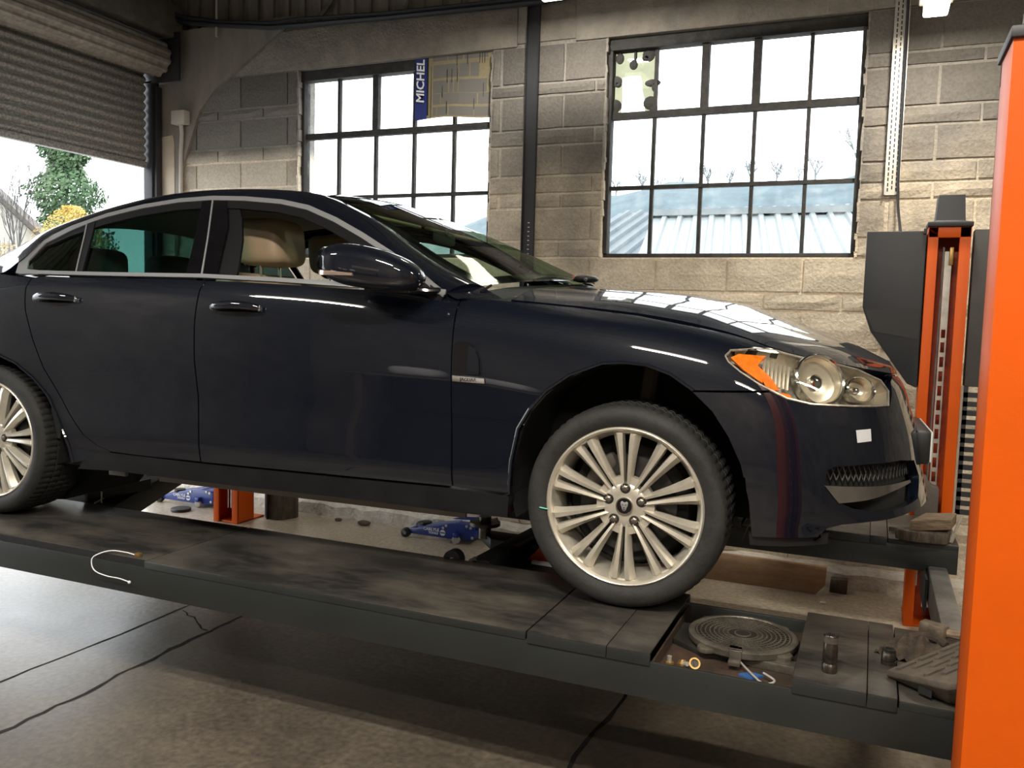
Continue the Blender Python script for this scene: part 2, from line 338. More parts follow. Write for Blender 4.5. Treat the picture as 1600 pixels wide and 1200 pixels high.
# cracks and joints in the slab: thin recess lines filled with dirt
M['crack'] = pbr('crack_dirt', (.012, .010, .008), .9)
def crack(pts, w):
    m = MB(); n = len(pts); v = []
    for i, (x, y) in enumerate(pts):
        a = pts[max(i-1, 0)]; b = pts[min(i+1, n-1)]; d = Vector((b[0]-a[0], b[1]-a[1])).normalized(); ww = w*rnd.uniform(.9, 2.0)
        v += [(x-d.y*ww, y+d.x*ww, .0012), (x+d.y*ww, y-d.x*ww, .0012)]
    m.add(v, [(2*i, 2*i+1, 2*i+3, 2*i+2) for i in range(n-1)])
    return m.build('crack', M['crack'], floor)
def wander(a, b, n, amp):
    r = random.Random(int((a[0]+b[1])*100)); o = []; off = 0
    d = Vector((b[0]-a[0], b[1]-a[1])); nn = Vector((-d.y, d.x)).normalized()
    for i in range(n+1):
        off += r.uniform(-amp, amp); off *= .85
        o.append((a[0]+d.x*i/n+nn.x*off, a[1]+d.y*i/n+nn.y*off))
    return o
crack([(-2.12, -1.9), (-2.17, -1.2)]+wander((-2.135, -.65), (-2.18, .72), 22, .018), .006)
crack(wander((-2.53, -1.6), (-2.515, .8), 26, .008), .004)
crack(wander((-2.18, .47), (-2.5, .62), 8, .02), .003)
crack(wander((-.13, 1.2), (-.17, -.3), 14, .02), .007)
# --- walls: mortar core with every concrete block its own piece
WINS = [('window_1', -3.44, -1.80), ('window_2', -.985, .605)]
ZB, ZT = 1.978, 3.40                       # sill and head of both windows
core = MB(); TH = .22
segs = [(XL, WINS[0][1]), (WINS[0][2], WINS[1][1]), (WINS[1][2], XR)]
for a, b in segs: core.box((a, YW+.006, 0), (b, YW+TH, ZT))
for _, a, b in WINS: core.box((a, YW+.006, 0), (b, YW+TH, ZB))
core.box((XL, YW+.006, ZT), (XR, YW+TH, 3.72))
wall_back = struct(core.build('wall_back', M['mortar']))
# concrete lintel band above the windows
lin = MB(); lin.box((-3.75, YW-.012, ZT), (-1.62, YW+.01, 3.70)); lin.box((-1.2, YW-.012, ZT), (XR-.01, YW+.01, 3.70))
lin.box((-1.62, YW-.006, ZT+.02), (-1.2, YW+.01, 3.70))
lin.build('lintel', pbr('sooty_lintel', (.17, .152, .128), .9, col2=(.26, .23, .19), scale=5, bump=.5, bscale=50, world=True), wall_back, bevel=.006)
courses = []; z = .02; tall = True
hs_ = {True: .214, False: .102}
z = 2.409-.955
# courses measured on the right of the second window, repeated down to the floor
zl = [3.40, 3.145, 3.064, 2.839, 2.732, 2.528, 2.409, 2.311, 2.09, 1.978, 1.76, 1.65, 1.43, 1.32, 1.10, .99, .77, .66, .44, .33, .11, .0]
zl = sorted(zl)
base_mesh = {}
def block_mesh(w, h, k):
    key = (round(w, 3), round(h, 3), k)
    if key in base_mesh: return base_mesh[key]
    m = MB(); r = random.Random(k*7+int(w*100)); j = .004
    nx = 3
    f = []; v = []
    for i in range(nx+1):
        for q in range(3):
            e = .008 if (i in (0, nx) or q in (0, 2)) else 0
            v.append((w*i/nx+(r.uniform(-j, j) if 0 < i < nx else (j if i == 0 else -j)*r.random()), -.012+e+r.uniform(-.002, .002), h*q/2+(r.uniform(0, j) if q == 0 else -r.uniform(0, j) if q == 2 else 0)))
    for i in range(nx):
        for q in range(2): f.append((i*3+q, (i+1)*3+q, (i+1)*3+q+1, i*3+q+1))
    m.add(v, f)
    # sides
    ring = [i*3 for i in range(nx+1)]+[nx*3+1, nx*3+2]+[i*3+2 for i in range(nx-1, -1, -1)]+[1]
    n = len(v); back = [(v[i][0], .02, v[i][2]) for i in ring]
    m.v += back; L_ = len(ring)
    m.f += [(ring[i], n+i, n+(i+1) % L_, ring[(i+1) % L_]) for i in range(L_)]
    me = bpy.data.meshes.new('concrete_block'); me.from_pydata(m.v, [], m.f); me.materials.append(M['block'])
    bm = bmesh.new(); bm.from_mesh(me); bmesh.ops.recalc_face_normals(bm, faces=bm.faces); bm.to_mesh(me); bm.free()
    base_mesh[key] = me
    return me
nblk = 0
def in_win(x0, x1, z0, z1):
    for _, a, b in WINS:
        if x1 > a+.01 and x0 < b-.01 and z1 > ZB+.01 and z0 < ZT-.01: return (a, b)
    return None
XEND = 1.95
for ci in range(len(zl)-1):
    z0, z1 = zl[ci]+.008, zl[ci+1]-.008
    if z1-z0 < .05: continue
    x = XL+.02-(.23 if ci % 2 else 0); row = []
    while x < XEND: row.append((max(x, XL+.01), min(x+.436, XEND))); x += .452
    for a, b in row:
        pieces = [(a, b)]
        for _, wa, wb in WINS:
            if z1 > ZB+.02 and z0 < ZT-.02:
                new = []
                for p, q in pieces:
                    if q <= wa or p >= wb: new.append((p, q)); continue
                    if p < wa-.04: new.append((p, wa))
                    if q > wb+.04: new.append((wb, q))
                pieces = new
        for p, q in pieces:
            if q-p < .05 or nblk > 298: continue
            o = bpy.data.objects.new('concrete_block', block_mesh(round((q-p)/.02)*.02 if q-p < .43 else .44, z1-z0, (nblk*5) % 3))
            COL.objects.link(o); o.location = (p, YW, z0); o.parent = wall_back; nblk += 1
# smooth render in the left corner with its slanting broken edge
ren = MB()
outl = [(XL+.005, 3.72), (-3.40, 3.72), (-3.43, 3.778), (-3.717, 3.617), (-3.966, 3.468), (-4.222, 3.315), (-4.387, 3.15), (-4.488, 2.90), (-4.557, 2.724), (-4.60, 2.40), (-4.62, 2.0), (XL+.005, 2.0)]
outl = [(XL+.005, 3.80), (-3.418, 3.80)]+outl[3:]
ren.prism(outl, lambda a, b, d: (a, d, b), YW-.028, YW+.01)
ren.build('wall_render', pbr('sooty_render', (.18, .165, .145), .85, col2=(.29, .255, .215), scale=3, stretch=(1, 1, .4), bump=.12, world=True), wall_back)
wp = MB(); wp.prism([(-4.875, 1.7), (-4.875, 2.955), (-4.66, 2.975), (-4.645, 2.90), (-4.64, 1.7)], lambda a, b, d: (a, d, b), YW-.033, YW-.02)
wp.build('white_paint_patch', pbr('cream_wall_paint', (.55, .47, .37), .8, var=.1, world=True), wall_back)
# rough whitewashed plinth along the foot of the wall
kb = MB(); n = 60; prof = [(0, 0), (.0, .085), (.03, .11), (.1, .115)]
v = []
for i in range(n+1):
    x = XL+.05+(2.6-XL)*i/n; r1, r2 = rnd.uniform(-.012, .012), rnd.uniform(-.012, .012)
    for y, zz in prof: v.append((x, 2.70+y+r1*(y < .05), zz+(r2 if zz > .05 else 0)))
kb.add(v, [(i*4+k, (i+1)*4+k, (i+1)*4+k+1, i*4+k+1) for i in range(n) for k in range(3)])
struct(kb.build('baseboard_back', pbr('whitewash', (.66, .62, .54), .9, col2=(.42, .36, .28), contrast=(.45, .8), scale=16, bump=.8, bscale=30, world=True)))
# cladding above the wall plate, roof
cl = MB(); prof = []; x = XL; 
while x < 2.4:
    cl.box((x, YW+.10, 3.70), (x+.09, YW+.13, ZC)); cl.box((x+.09, YW+.125, 3.70), (x+.15, YW+.155, ZC)); x += .15
dd = MB()
for k in range(17): dd.box((2.02+k*.15, YW-.09, .05), (2.02+k*.15+.144, YW-.05, 3.3))
dd.box((2.0, YW-.05, .03), (4.58, YW-.015, 3.34)); struct(dd.build('reflection_boards', M['dark_wood']))  # unseen dark boards added to darken the reflection in the bumper
cladding = struct(cl.build('wall_upper', pbr('grey_brown_cladding', (.15, .138, .12), .9, col2=(.27, .24, .20), scale=3, stretch=(3, 3, .5), world=True)))
cl = MB(); cl.box((2.4, YW+.1, 3.7), (XR, YW+.2, ZC)); cl.build('upper_board', M['dark_wood'], cladding)
for x0, x1 in ((-3.35, -2.9), (-2.55, -2.42)):
    b_ = MB(); b_.tube([(x0, YW+.05, 3.72), (x1, YW+.05, 4.2)], .018, 6); b_.build('strut', M['dark_wood'], cladding)
ce = MB(); ce.box((XL-.3, YF-.3, ZC), (XR+.3, YW+.3, ZC+.08)); ceiling = struct(ce.build('ceiling', M['dark_wood']))
for k in range(14):
    y = YF+.5+k*.62
    if y > YW: break
    pu = MB(); pu.box((XL, y, ZC-.11), (XR, y+.05, ZC)); pu.build('joist', M['dark_wood'], ceiling)
# left wall with the roller shutter opening
DY0, DY1, DZ = -1.35, 2.70, 3.66
lw = MB()
lw.box((XL-.03, DY1+.05, 0), (XL, YW+TH, ZC)); lw.box((XL-.22, YF, 0), (XL, DY0-.05, ZC)); lw.box((XL-.22, DY0-.05, DZ), (XL, DY1+.05, ZC))
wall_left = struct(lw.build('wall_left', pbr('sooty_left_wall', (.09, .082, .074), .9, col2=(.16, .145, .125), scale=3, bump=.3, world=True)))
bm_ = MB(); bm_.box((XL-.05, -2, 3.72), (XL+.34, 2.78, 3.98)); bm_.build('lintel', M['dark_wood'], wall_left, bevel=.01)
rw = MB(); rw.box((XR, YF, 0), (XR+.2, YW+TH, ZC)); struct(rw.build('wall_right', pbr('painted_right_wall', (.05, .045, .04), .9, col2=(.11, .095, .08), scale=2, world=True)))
fw = MB(); fw.box((XL, YF-.2, 0), (XR, YF, ZC)); struct(fw.build('wall_front', pbr('painted_front_wall', (.14, .115, .095), .9, col2=(.22, .19, .155), scale=2, world=True)))

# --- steel windows: 5 x 3 panes
M['pane'] = glass('dirty_pane', (.97, .985, .98), .7, dirt=.30, dirtcol=(.80, .86, .86))
M['film'] = glass('yellowed_film', (.19, .19, .125), .3)
for wi, (wn_, a, b) in enumerate(WINS):
    root = struct(part(wn_)); yw = YW+.085
    fr = MB(); w = b-a; t = .035
    fr.box((a, yw-.05, ZT-.075), (b, yw+.03, ZT)); fr.box((a, yw-.03, ZB), (b, yw+.03, ZB+.03)); fr.box((a, yw-.05, ZB+.03), (a+t, yw+.03, ZT-.075)); fr.box((b-t, yw-.05, ZB+.03), (b, yw+.03, ZT-.075))
    fr.build('frame', M['frame'], root, bevel=.004)
    cx = [a+w*k/5 for k in range(6)]; cz = [ZB+.02, ZB+(ZT-ZB)*.325, ZB+(ZT-ZB)*.655, ZT-.06]
    for k in range(1, 5):
        thick = (k in ((2, 3) if wi else (2,)))
        g_ = MB(); g_.box((cx[k]-.011, yw-.016, ZB+.02), (cx[k]+.011, yw+.016, ZT-.06))
        if thick: g_.box((cx[k]-.024, yw-.024, cz[2]), (cx[k]+.024, yw+.02, ZT-.06))
        g_.build('glazing_bar', M['frame'], root)
    for k in (1, 2):
        g_ = MB(); hh = .022 if k == 2 else .012
        g_.box((a+.02, yw-.022, cz[k]-hh), (b-.02, yw+.02, cz[k]+hh)); g_.build('glazing_bar', M['frame'], root)
    for i in range(5):
        for j in range(3):
            if wi == 0 and j == 2 and i >= 3: continue     # the chart hangs in place of these
            p_ = MB(); p_.add([(cx[i]+.008, yw, cz[j]+.006), (cx[i+1]-.008, yw, cz[j]+.006), (cx[i+1]-.008, yw, cz[j+1]-.006), (cx[i]+.008, yw, cz[j+1]-.006)], [(0, 1, 2, 3)])
            p_.build('pane', M['pane'], root)
    if wi == 1:
        # dark putty blobs on the filmed pane
        x0, x1, z0, z1 = cx[0]+.03, cx[1]-.012, cz[2]+.02, cz[3]-.015
        def PX(u, v_): return (x0+(x1-x0)*u, z1-(z1-z0)*v_)
        hol = [(.22, .42), (.45, .40), (.66, .41), (.70, .50), (.72, .66), (.78, .80), (.80, 1.0), (.22, 1.0), (.24, .8)]
        fm = MB(); oq = [(0, 0), (1, 0), (1, 1), (.80, 1.0)]+hol[5::-1]+[(.24, .8), (.22, 1.0), (0, 1)]
        fm.add([(PX(u-.02 if u == 0 else u, v_)[0], yw-.004, PX(u, v_)[1]) for u, v_ in oq], [tuple(range(len(oq)))]); fm.build('yellowed_film', M['film'], root)
        for (u, v_, ru, rv) in ((.14, .10, .10, .09), (.14, .0, .06, .06), (.48, .22, .10, .08), (.52, .08, .035, .16), (.84, .08, .15, .11), (.78, .13, .10, .05), (.93, .0, .1, .05), (.05, .47, .16, .09), (.12, .52, .08, .05), (.96, .54, .19, .06), (1.0, .6, .06, .08), (.04, .87, .18, .11), (.0, .96, .14, .08), (.92, .86, .17, .11), (1.0, .95, .1, .08)):
            c = PX(u, v_); bl = MB()
            bl.lathe([(0.0001, -.012), (.6, -.012), (1, -.004), (1, .004)], (0, 0, 0), (0, 1, 0), 14)
            bl.xf(Matrix.Translation((c[0], yw, c[1])) @ Matrix.Diagonal((ru*(x1-x0), 1, rv*(z1-z0), 1)))
            bl.build('putty_blob', M['frame'], root, smooth=True)
    # crumbly edge of the reveal
    rv_ = MB()
    for xx, s in ((a, -1), (b, 1)):
        zz = ZB
        while zz < ZT-.03:
            h = rnd.uniform(.03, .09); d = rnd.uniform(.0, .014); rv_.box((min(xx, xx-s*d)-.003, YW-.004, zz), (max(xx, xx-s*d)+.003, YW+.09, min(zz+h, ZT)), .003); zz += h
    rv_.build('window_reveal', M['mortar'], root)
# --- tyre chart stuck into the first window
ch = thing('wall_chart', 'yellowed tyre chart with blue strip hung in upper panes of left window', 'poster', (-2.12, 2.83, 3.2))
s_ = MB(); NX = 14
def chx(u): return -2.43+.63*u
def chz(u, v_): return 2.965+.012*math.sin(u*5)+(3.445-2.965-.012*math.sin(u*5)-.01)*v_
def chy(u, v_): return YW+.028+.008*math.sin(u*7+1)*(1-v_)
v = []
for i in range(NX+1):
    for j in range(5): v.append((chx(i/NX), chy(i/NX, j/4), min(chz(i/NX, j/4), 3.43)))
f = [(i*5+j, (i+1)*5+j, (i+1)*5+j+1, i*5+j+1) for i in range(NX) for j in range(4)]
def on(u0, u1, v0, v1, name, mat, off=.0015, nu=4):
    m = MB(); vv = []
    for i in range(nu+1):
        for j in range(3):
            u = u0+(u1-u0)*i/nu; q = v0+(v1-v0)*j/2; vv.append((chx(u), chy(u, q)-off, min(chz(u, q), 3.43)))
    m.add(vv, [(i*3+j, (i+1)*3+j, (i+1)*3+j+1, i*3+j+1) for i in range(nu) for j in range(2)])
    o = m.build(name, mat, ch); o.location = (2.12, -2.83, -3.2); return o
m = MB(); m.add(v, f); o = m.build('sheet', M['chart'], ch); o.location = (2.12, -2.83, -3.2)
on(0, .155, .0, 1, 'blue_strip', M['navy_print'])
on(.155, .175, .05, 1, 'black_line', M['black'])
rows = [(.86, .99), (.60, .80), (.37, .56), (.20, .36), (.03, .16)]
for (r0, r1), cells in zip(rows, [(.22, .42, .62, .93), (.23, .56, .70, .82), (.23, .44, .50, .56, .92), (.23, .34, .80, .97), (.23, .29, .44, .76, .97)]):
    for c0, c1 in zip(cells[:-1], cells[1:]): on(c0+.008, c1-.008, r0, r1, 'table_cell', M['chart_cell'])
ln = MB()
for u, a_, b_ in ((.54, .77, .93), (.67, .78, .93), (.82, .78, .93), (.85, .78, .93), (.88, .78, .93), (.42, .52, .72), (.48, .52, .72), (.55, .52, .72), (.36, .30, .48), (.87, .30, .5), (.42, .05, .24), (.76, .12, .28), (.21, .0, .98)):
    ln.box((chx(u)-.0015, chy(u, a_)-.004, chz(u, a_)), (chx(u)+.0015, chy(u, a_)-.003, min(3.43, chz(u, b_))))
o = ln.build('table_lines', M['black'], ch); o.location = (2.12, -2.83, -3.2)
mx = Matrix.Translation((chx(.085), YW+.018, 3.235)) @ Matrix.Rotation(PI/2, 4, 'X') @ Matrix.Rotation(PI/2, 4, 'Z')
o = text_mesh('lettering', 'MICHEL', .088, M['white_print'], mx, ch, bold=.002, shear=.15); o.location = (2.12, -2.83, -3.2)

# --- perforated cable trays on the wall
def tray(x0, x1, z0, z1, dark, label, lean=0):
    t_ = thing('cable_tray', label, 'cable tray', ((x0+x1)/2, YW-.02, z0))
    m = MB(); w = x1-x0; hh = z1-z0
    m.box((-w/2, -.002, 0), (w/2, .0, hh)); m.box((-w/2, -.03, 0), (-w/2+.003, .0, hh)); m.box((w/2-.003, -.03, 0), (w/2, .0, hh))
    m.build('channel', M['black_metal'] if dark else M['galv'], t_)
    sl = MB(); z_ = .02; k = 0
    while z_ < hh-.03:
        if dark:
            if z_ < hh*.45: sl.box((-.006, -.0035, z_), (.006, -.002, z_+.006))
        else:
            for q, xx in enumerate((-w*.28, 0, w*.28)):
                zz = z_+(.012 if q % 2 else 0); sl.box((xx-.0035, -.0035, zz), (xx+.0035, -.002, zz+.020))
        z_ += .03; k += 1
    so = sl.build('slots', M['galv'] if dark else M['black'], t_); so['kind'] = 'stuff'
    return t_
tray(.735, .815, 2.335, 3.45, False, 'pale galvanised perforated cable tray on the wall right of the right window')
tray(-1.535, -1.445, 1.05, 3.69, True, 'dark upright cable tray on the wall between the two windows')
cb = MB(); cb.tube([(.80, YW-.05, 3.5), (.806, YW-.05, 2.4), (.815, YW-.06, 2.25), (.83, YW-.2, 2.12), (.84, 2.45, 2.04)], .008, 6)
tag(cb.build('power_cable', M['cable'], smooth=True), 'thin dark cable running down the pale tray to the black box', 'cable')
cb = MB(); pts = [(-4.77, 2.60, 3.99), (-4.523, 2.74, 3.853), (-4.133, 2.74, 3.79), (-3.637, 2.74, 3.722), (-3.4, 2.74, 3.712), (-2.62, 2.74, 3.685), (-1.441, 2.74, 3.66), (.2, 2.74, 3.78)]
cb.tube(pts, .022, 8); cb.tube([(x, y-.02, z+.03+.01*math.sin(i*2)) for i, (x, y, z) in enumerate(pts)], .012, 6)
tag(cb.build('cable_bundle', M['cable'], smooth=True), 'black cable bundle strung along the top of the window wall', 'cable')
cb = MB(); cb.tube([(-4.178, 2.74, 4.2), (-4.178, 2.74, 3.705)], .010, 8)
tag(cb.build('hanging_pipe', M['white_box'], smooth=True), 'thin pale conduit hanging down the sooty render at the upper left', 'pipe')
sb_ = thing('socket_box', 'white electrical box with conduit on the left wall corner', 'socket box', (-4.547, 2.74, 3.10))
b_ = MB(); b_.box((-.07, -.04, -.055), (.07, .03, .055)); b_.build('box', M['white_box'], sb_, bevel=.008)
b_ = MB(); b_.tube([(.0, 0, -.05), (.0, .01, -.12), (-.02, .02, -.28), (-.025, .02, -.9)], .016, 10); b_.build('conduit', M['white_box'], sb_, smooth=True)

# --- roller shutter
rs = thing('roller_shutter', 'grey steel roller shutter half rolled up over the left doorway', 'shutter', (XL+.03, .7, 2.70))
def lath(p, q, y0, y1):
    m = MB(); n = 6; pr_ = [(-.006, -.004)]+[((.022*math.sin(PI*i/n)), .058*i/n) for i in range(n+1)]+[(-.004, .062), (-.004, .078)]
    v = [(x, y, z) for y in (y0, y1) for x, z in pr_]; k = len(pr_)
    m.add(v, [(i, k+i, k+i+1, i+1) for i in range(k-1)]); return m
lm = lath(0, 0, DY0, DY1-.03).build('slat', M['slat'], rs, smooth=True, angle=50)
lm.location = (0, -.7, .05)
for i in range(1, 11):
    o = lm.copy(); COL.objects.link(o); o.parent = rs; o.location = (0, -.7, .05+i*.07)
b_ = MB(); b_.box((-.02, DY0-.7, 0), (.03, DY1-.03-.7, .05)); b_.build('bottom_rail', M['slat'], rs, bevel=.004)
b_ = MB(); n = 22; v = []; f = []
ring = []
for i in range(n):
    t = 2*PI*i/n; rr = .145 if i % 2 else .131
    for dt, r_ in ((-.045, rr), (.045, rr)): ring.append((math.cos(t+dt*2)*r_, math.sin(t+dt*2)*r_))
k = len(ring)
for y in (DY0-.7, 1.96): v += [(.16+c, y, .86+s) for c, s in ring]
f = [(i, (i+1) % k, k+(i+1) % k, k+i) for i in range(k)]+[tuple(range(k)), tuple(range(k, 2*k))]
b_.add(v, f); b_.build('roll', M['barrel'], rs)
b_ = MB(); b_.box((-.02, 1.98, .68), (.36, 2.0, 1.06)); b_.build('end_plate', M['black_metal'], rs, bevel=.003)
for y in (DY1-.02, DY0-.06):
    b_ = MB(); b_.box((-.02, y-.7, -2.70), (.07, y-.7+.08, .70)); b_.box((.07, y-.7+.02, -2.70), (.10, y-.7+.08, .66)); b_.build('guide', M['black_metal'] if y > 0 else M['slat'], rs, bevel=.003)

# --- ceiling lights
def fixture(loc, sx, sy, label):
    t_ = thing('ceiling_light', label, 'ceiling light', loc)
    b_ = MB(); b_.box((-sx/2-.02, -sy/2-.02, .03), (sx/2+.02, sy/2+.02, .07)); b_.build('housing', M['white_box'], t_, bevel=.006)
    b_ = MB(); b_.box((-sx/2, -sy/2, -.035), (sx/2, sy/2, .03)); b_.build('diffuser', M['lamp'], t_, bevel=.01)
    b_ = MB(); b_.cyl((-sx*.3, 0, .07), (-sx*.3, 0, ZC-loc[2]), .006, n=6); b_.cyl((sx*.3, 0, .07), (sx*.3, 0, ZC-loc[2]), .006, n=6); b_.build('hanger', M['black'], t_)
fixture((-1.06, 1.9, 3.41), .14, .24, 'glowing strip light at the top edge between the two windows')
fixture((.915, 1.85, 3.12), .11, .4, 'glowing strip light hanging above the far lift post')
for (x, y, z), lab in zip([t[0] for t in TUBES[2:]], ('strip light overhead in front of the car', 'strip light overhead beyond the near lift post', 'strip light overhead near the shutter', 'added fill strip light overhead, unseen behind the camera')): fixture((x, y, z+.06), 1.2, .10, lab)
# ================================================================== OUTSIDE
g_ = MB(); g_.box((-90, -60, -.35), (60, 120, -.12)); struct(g_.build('ground_outside', pbr('yard_ground', (.52, .52, .50), .45, var=.12, scale=.5, world=True)))
def corrug(name, p0, p1, q0, q1, pitch, amp, mat, parent, eave=True):
    """ribbed sheet between ridge p0-p1 and eave q0-q1"""
    p0, p1, q0, q1 = map(Vector, (p0, p1, q0, q1)); n = int((p1-p0).length/pitch)
    nrm = (p1-p0).cross(q0-p0).normalized(); 
    if nrm.z < 0: nrm = -nrm
    m = MB(); v = []; st = [(0, 0), (.55, 0), (.65, 1), (.9, 1)]
    ts = [(i+a)/n for i in range(n) for a, h in st]+[1]; hs = [h for i in range(n) for a, h in st]+[0]
    for t, h in zip(ts, hs): v += [p0.lerp(p1, t)+nrm*h*amp, q0.lerp(q1, t)+nrm*h*amp]
    m.add(v, [(2*i, 2*i+2, 2*i+3, 2*i+1) for i in range(len(ts)-1)])
    return m.build(name, mat, parent)
sh = thing('metal_shed', 'low shed with white ribbed metal roof outside the right window', 'shed', (2, 12, 0))
m_roof = pbr('pale_metal_roof', (.17, .195, .20), .5, .1, var=.1, world=True)
o = corrug('roof', (-5.4, 2, 3.60), (7, 2, 3.64), (-4.4, -3.4, 2.05), (7, -3.4, 2.08), .30, .045, m_roof, sh)
b_ = MB(); b_.box((-5.45, 1.8, 3.60), (7, 2.2, 3.72)); b_.build('ridge_cap', m_roof, sh)
b_ = MB(); b_.box((-4.2, -3.2, -.1), (6.9, 5, 2.0)); b_.build('wall', pbr('shed_wall', (.3, .32, .32), .8), sh)
sh2 = thing('dark_shed', 'blue grey ribbed roof beyond the lower left panes of the right window', 'shed', (-9, 17, 0))
o = corrug('roof', (2.9, 4, 4.58), (9, 4, 4.62), (2.9, -4, 2.2), (9, -4, 2.2), .35, .08, pbr('slate_blue_roof', (.075, .10, .115), .6, var=.1, world=True), sh2)
b_ = MB(); b_.box((3.0, -3.8, -.1), (8.9, 3.9, 2.1)); b_.build('wall', pbr('dark_shed_wall', (.15, .16, .17), .8), sh2)
# hillside
hm = MB(); nx, ny = 60, 8; v = []
for i in range(nx+1):
    x = -75+120*i/nx
    for j in range(ny+1):
        t = j/ny; top = min(12.2+.05*(x+20)+.35*math.sin(x*.33)+.25*math.sin(x*.83+1), 9.9+.38*(x+32))
        v.append((x, 46+22*t, -.2+max(top, 2)*math.sin(t*PI/2)))
hm.add(v, [(i*(ny+1)+j, (i+1)*(ny+1)+j, (i+1)*(ny+1)+j+1, i*(ny+1)+j+1) for i in range(nx) for j in range(ny)])
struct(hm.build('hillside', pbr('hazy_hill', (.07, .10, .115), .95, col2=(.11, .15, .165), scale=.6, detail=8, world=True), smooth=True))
def twig_tree(name, loc, hgt, spread, mat, label, seed, levels=4, trunk=.09, parentgroup=None, cnt=4):
    r = random.Random(seed); m = MB()
    def grow(p, d, L, rad, lv):
        q = p+d*L; mid = p.lerp(q, .5)+Vector((r.uniform(-1, 1), r.uniform(-1, 1), r.uniform(-.3, .3)))*L*.06
        m.tube([p, mid, q], [rad, rad*.8, rad*.6], 4 if lv < 3 else 3, caps=False)
        if lv == 0: return
        for _ in range(cnt if lv > 1 else cnt+1):
            a = Vector((r.uniform(-1, 1), r.uniform(-1, 1), r.uniform(-.25, .8)))*spread+d
            grow(p.lerp(q, r.uniform(.45, 1)), a.normalized(), L*r.uniform(.5, .78), rad*.5, lv-1)
    grow(Vector((0, 0, 0)), Vector((0, 0, 1)), hgt*.42, trunk, levels)
    t_ = thing(name, label, 'tree', loc, group=parentgroup)
    m.build('branches', mat, t_)
    return t_
m_bark = pbr('grey_bark', (.085, .085, .08), .9)
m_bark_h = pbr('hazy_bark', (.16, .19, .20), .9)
T1 = twig_tree('bare_tree', (-1.0, 66, 11.6), 6.4, .75, m_bark_h, 'tall bare tree at the right edge of the right window', 3, 4, .14)
labs = ['bare tree on the hill seen past the middle panes', 'bare tree on the hill seen low in the right window']
proto = twig_tree('hill_tree', (-4.0, 66, 12.1), 3.0, .8, m_bark_h, 'small bare hilltop trees beyond the right window', 5, 3, .10, 'bare trees along the hill', cnt=5)
rt = random.Random(4)
for k in range(10):
    c = proto.copy(); COL.objects.link(c); x = -21+k*1.75+rt.uniform(-.3, .3)
    c.location = (x, 66, 11.4+.05*(x+20)); c.rotation_euler = (0, 0, rt.uniform(0, 6)); s = rt.uniform(.6, 1.1); c.scale = (s, s, s)
    for ch_ in proto.children:
        d = ch_.copy(); COL.objects.link(d); d.parent = c
# left doorway: gable end, conifer, forsythia, bare shrubs
con = thing('conifer', 'broad green conifer outside the roller shutter doorway', 'tree', (-33, 25.1, -.1))
m = MB(); r = random.Random(9)
HT = 10.5
for i in range(15000):
    t = r.random()**.9; z = .8+t*(HT-.8); rr = 2.9*(1-t*.98)**.55*(.75+.25*math.sin(z*3+r.random())); a = r.uniform(0, 2*PI); q = r.uniform(.55, 1)
    c = Vector((rr*q*math.cos(a), rr*q*math.sin(a), z)); s = r.uniform(.06, .14)
    n_ = Vector((math.cos(a)+r.uniform(-.8, .8), math.sin(a)+r.uniform(-.8, .8), r.uniform(-.2, 1.2))).normalized(); a1 = n_.orthogonal().normalized(); a2 = n_.cross(a1)
    m.add([c+a1*s, c+a2*s*.5, c-a1*s*.8, c-a2*s*.6], [(0, 1, 2, 3)])
o = m.build('foliage', pbr('conifer_green', (.035, .085, .035), .8, col2=(.11, .17, .08), scale=.8, world=True), con); o['kind'] = 'stuff'
m = MB(); m.cyl((0, 0, 0), (0, 0, 6.5), .22, .05, 8); m.build('trunk', m_bark, con)
def bush(loc, R, Hh, n, mat, label, seed, twigs=60):
    t_ = thing('shrub', label, 'shrub', loc); r = random.Random(seed); m = MB(); tw = MB()
    for _ in range(twigs):
        a = r.uniform(0, 2*PI); q = Vector((math.cos(a)*R*r.random(), math.sin(a)*R*r.random(), Hh*r.uniform(.6, 1.05))); tw.tube([Vector((q.x*.1, q.y*.1, 0)), Vector((q.x*.6, q.y*.6, q.z*.5)), q], [.02, .012, .006], 3, caps=False)
    for _ in range(n):
        a = r.uniform(0, 2*PI); e = r.random()**.6; z = Hh*r.uniform(.3, 1); rr = R*math.sin(min(1, (1.05-z/Hh)*2.2)*PI/2)*e; c = Vector((rr*math.cos(a), rr*math.sin(a), z)); s = r.uniform(.025, .06)
        n_ = Vector((r.uniform(-1, 1), r.uniform(-1, 1), r.uniform(-1, 1))).normalized(); a1 = n_.orthogonal().normalized(); a2 = n_.cross(a1)
        m.add([c+a1*s, c+a2*s*.5, c-a1*s, c-a2*s*.5], [(0, 1, 2, 3)])
    tw.build('twigs', m_bark, t_)
    if n: o = m.build('leaves', mat, t_); o['kind'] = 'stuff'
bush((-22.8, 16.9, -.1), 1.5, 4.75, 6000, pbr('forsythia_yellow', (.50, .34, .06), .8, col2=(.62, .5, .2), scale=3, world=True), 'golden yellow shrub in front of the green conifer', 21)
bush((-19, 11.8, -.1), 1.6, 3.1, 900, pbr('dry_twig_leaf', (.34, .27, .15), .9), 'dry brown shrub before the gable at the far left', 22, 160)
twig_tree('bare_sapling', (-22, 14.4, -.1), 6.4, .42, m_bark, 'thin leafless sapling left of the green conifer', 8, 3, .05)
hs2 = thing('house', 'pale gabled house at the far left beyond the doorway', 'house', (-25, 14.5, 0))
b_ = MB(); b_.prism([(-8, -.1), (-8, 3.9), (-2.5, 7.7), (3.2, 3.55), (3.2, -.1)], lambda a, b, d: (d, a, b), 0, -6); b_.build('wall', pbr('house_render', (.42, .40, .37), .9, var=.08), hs2)
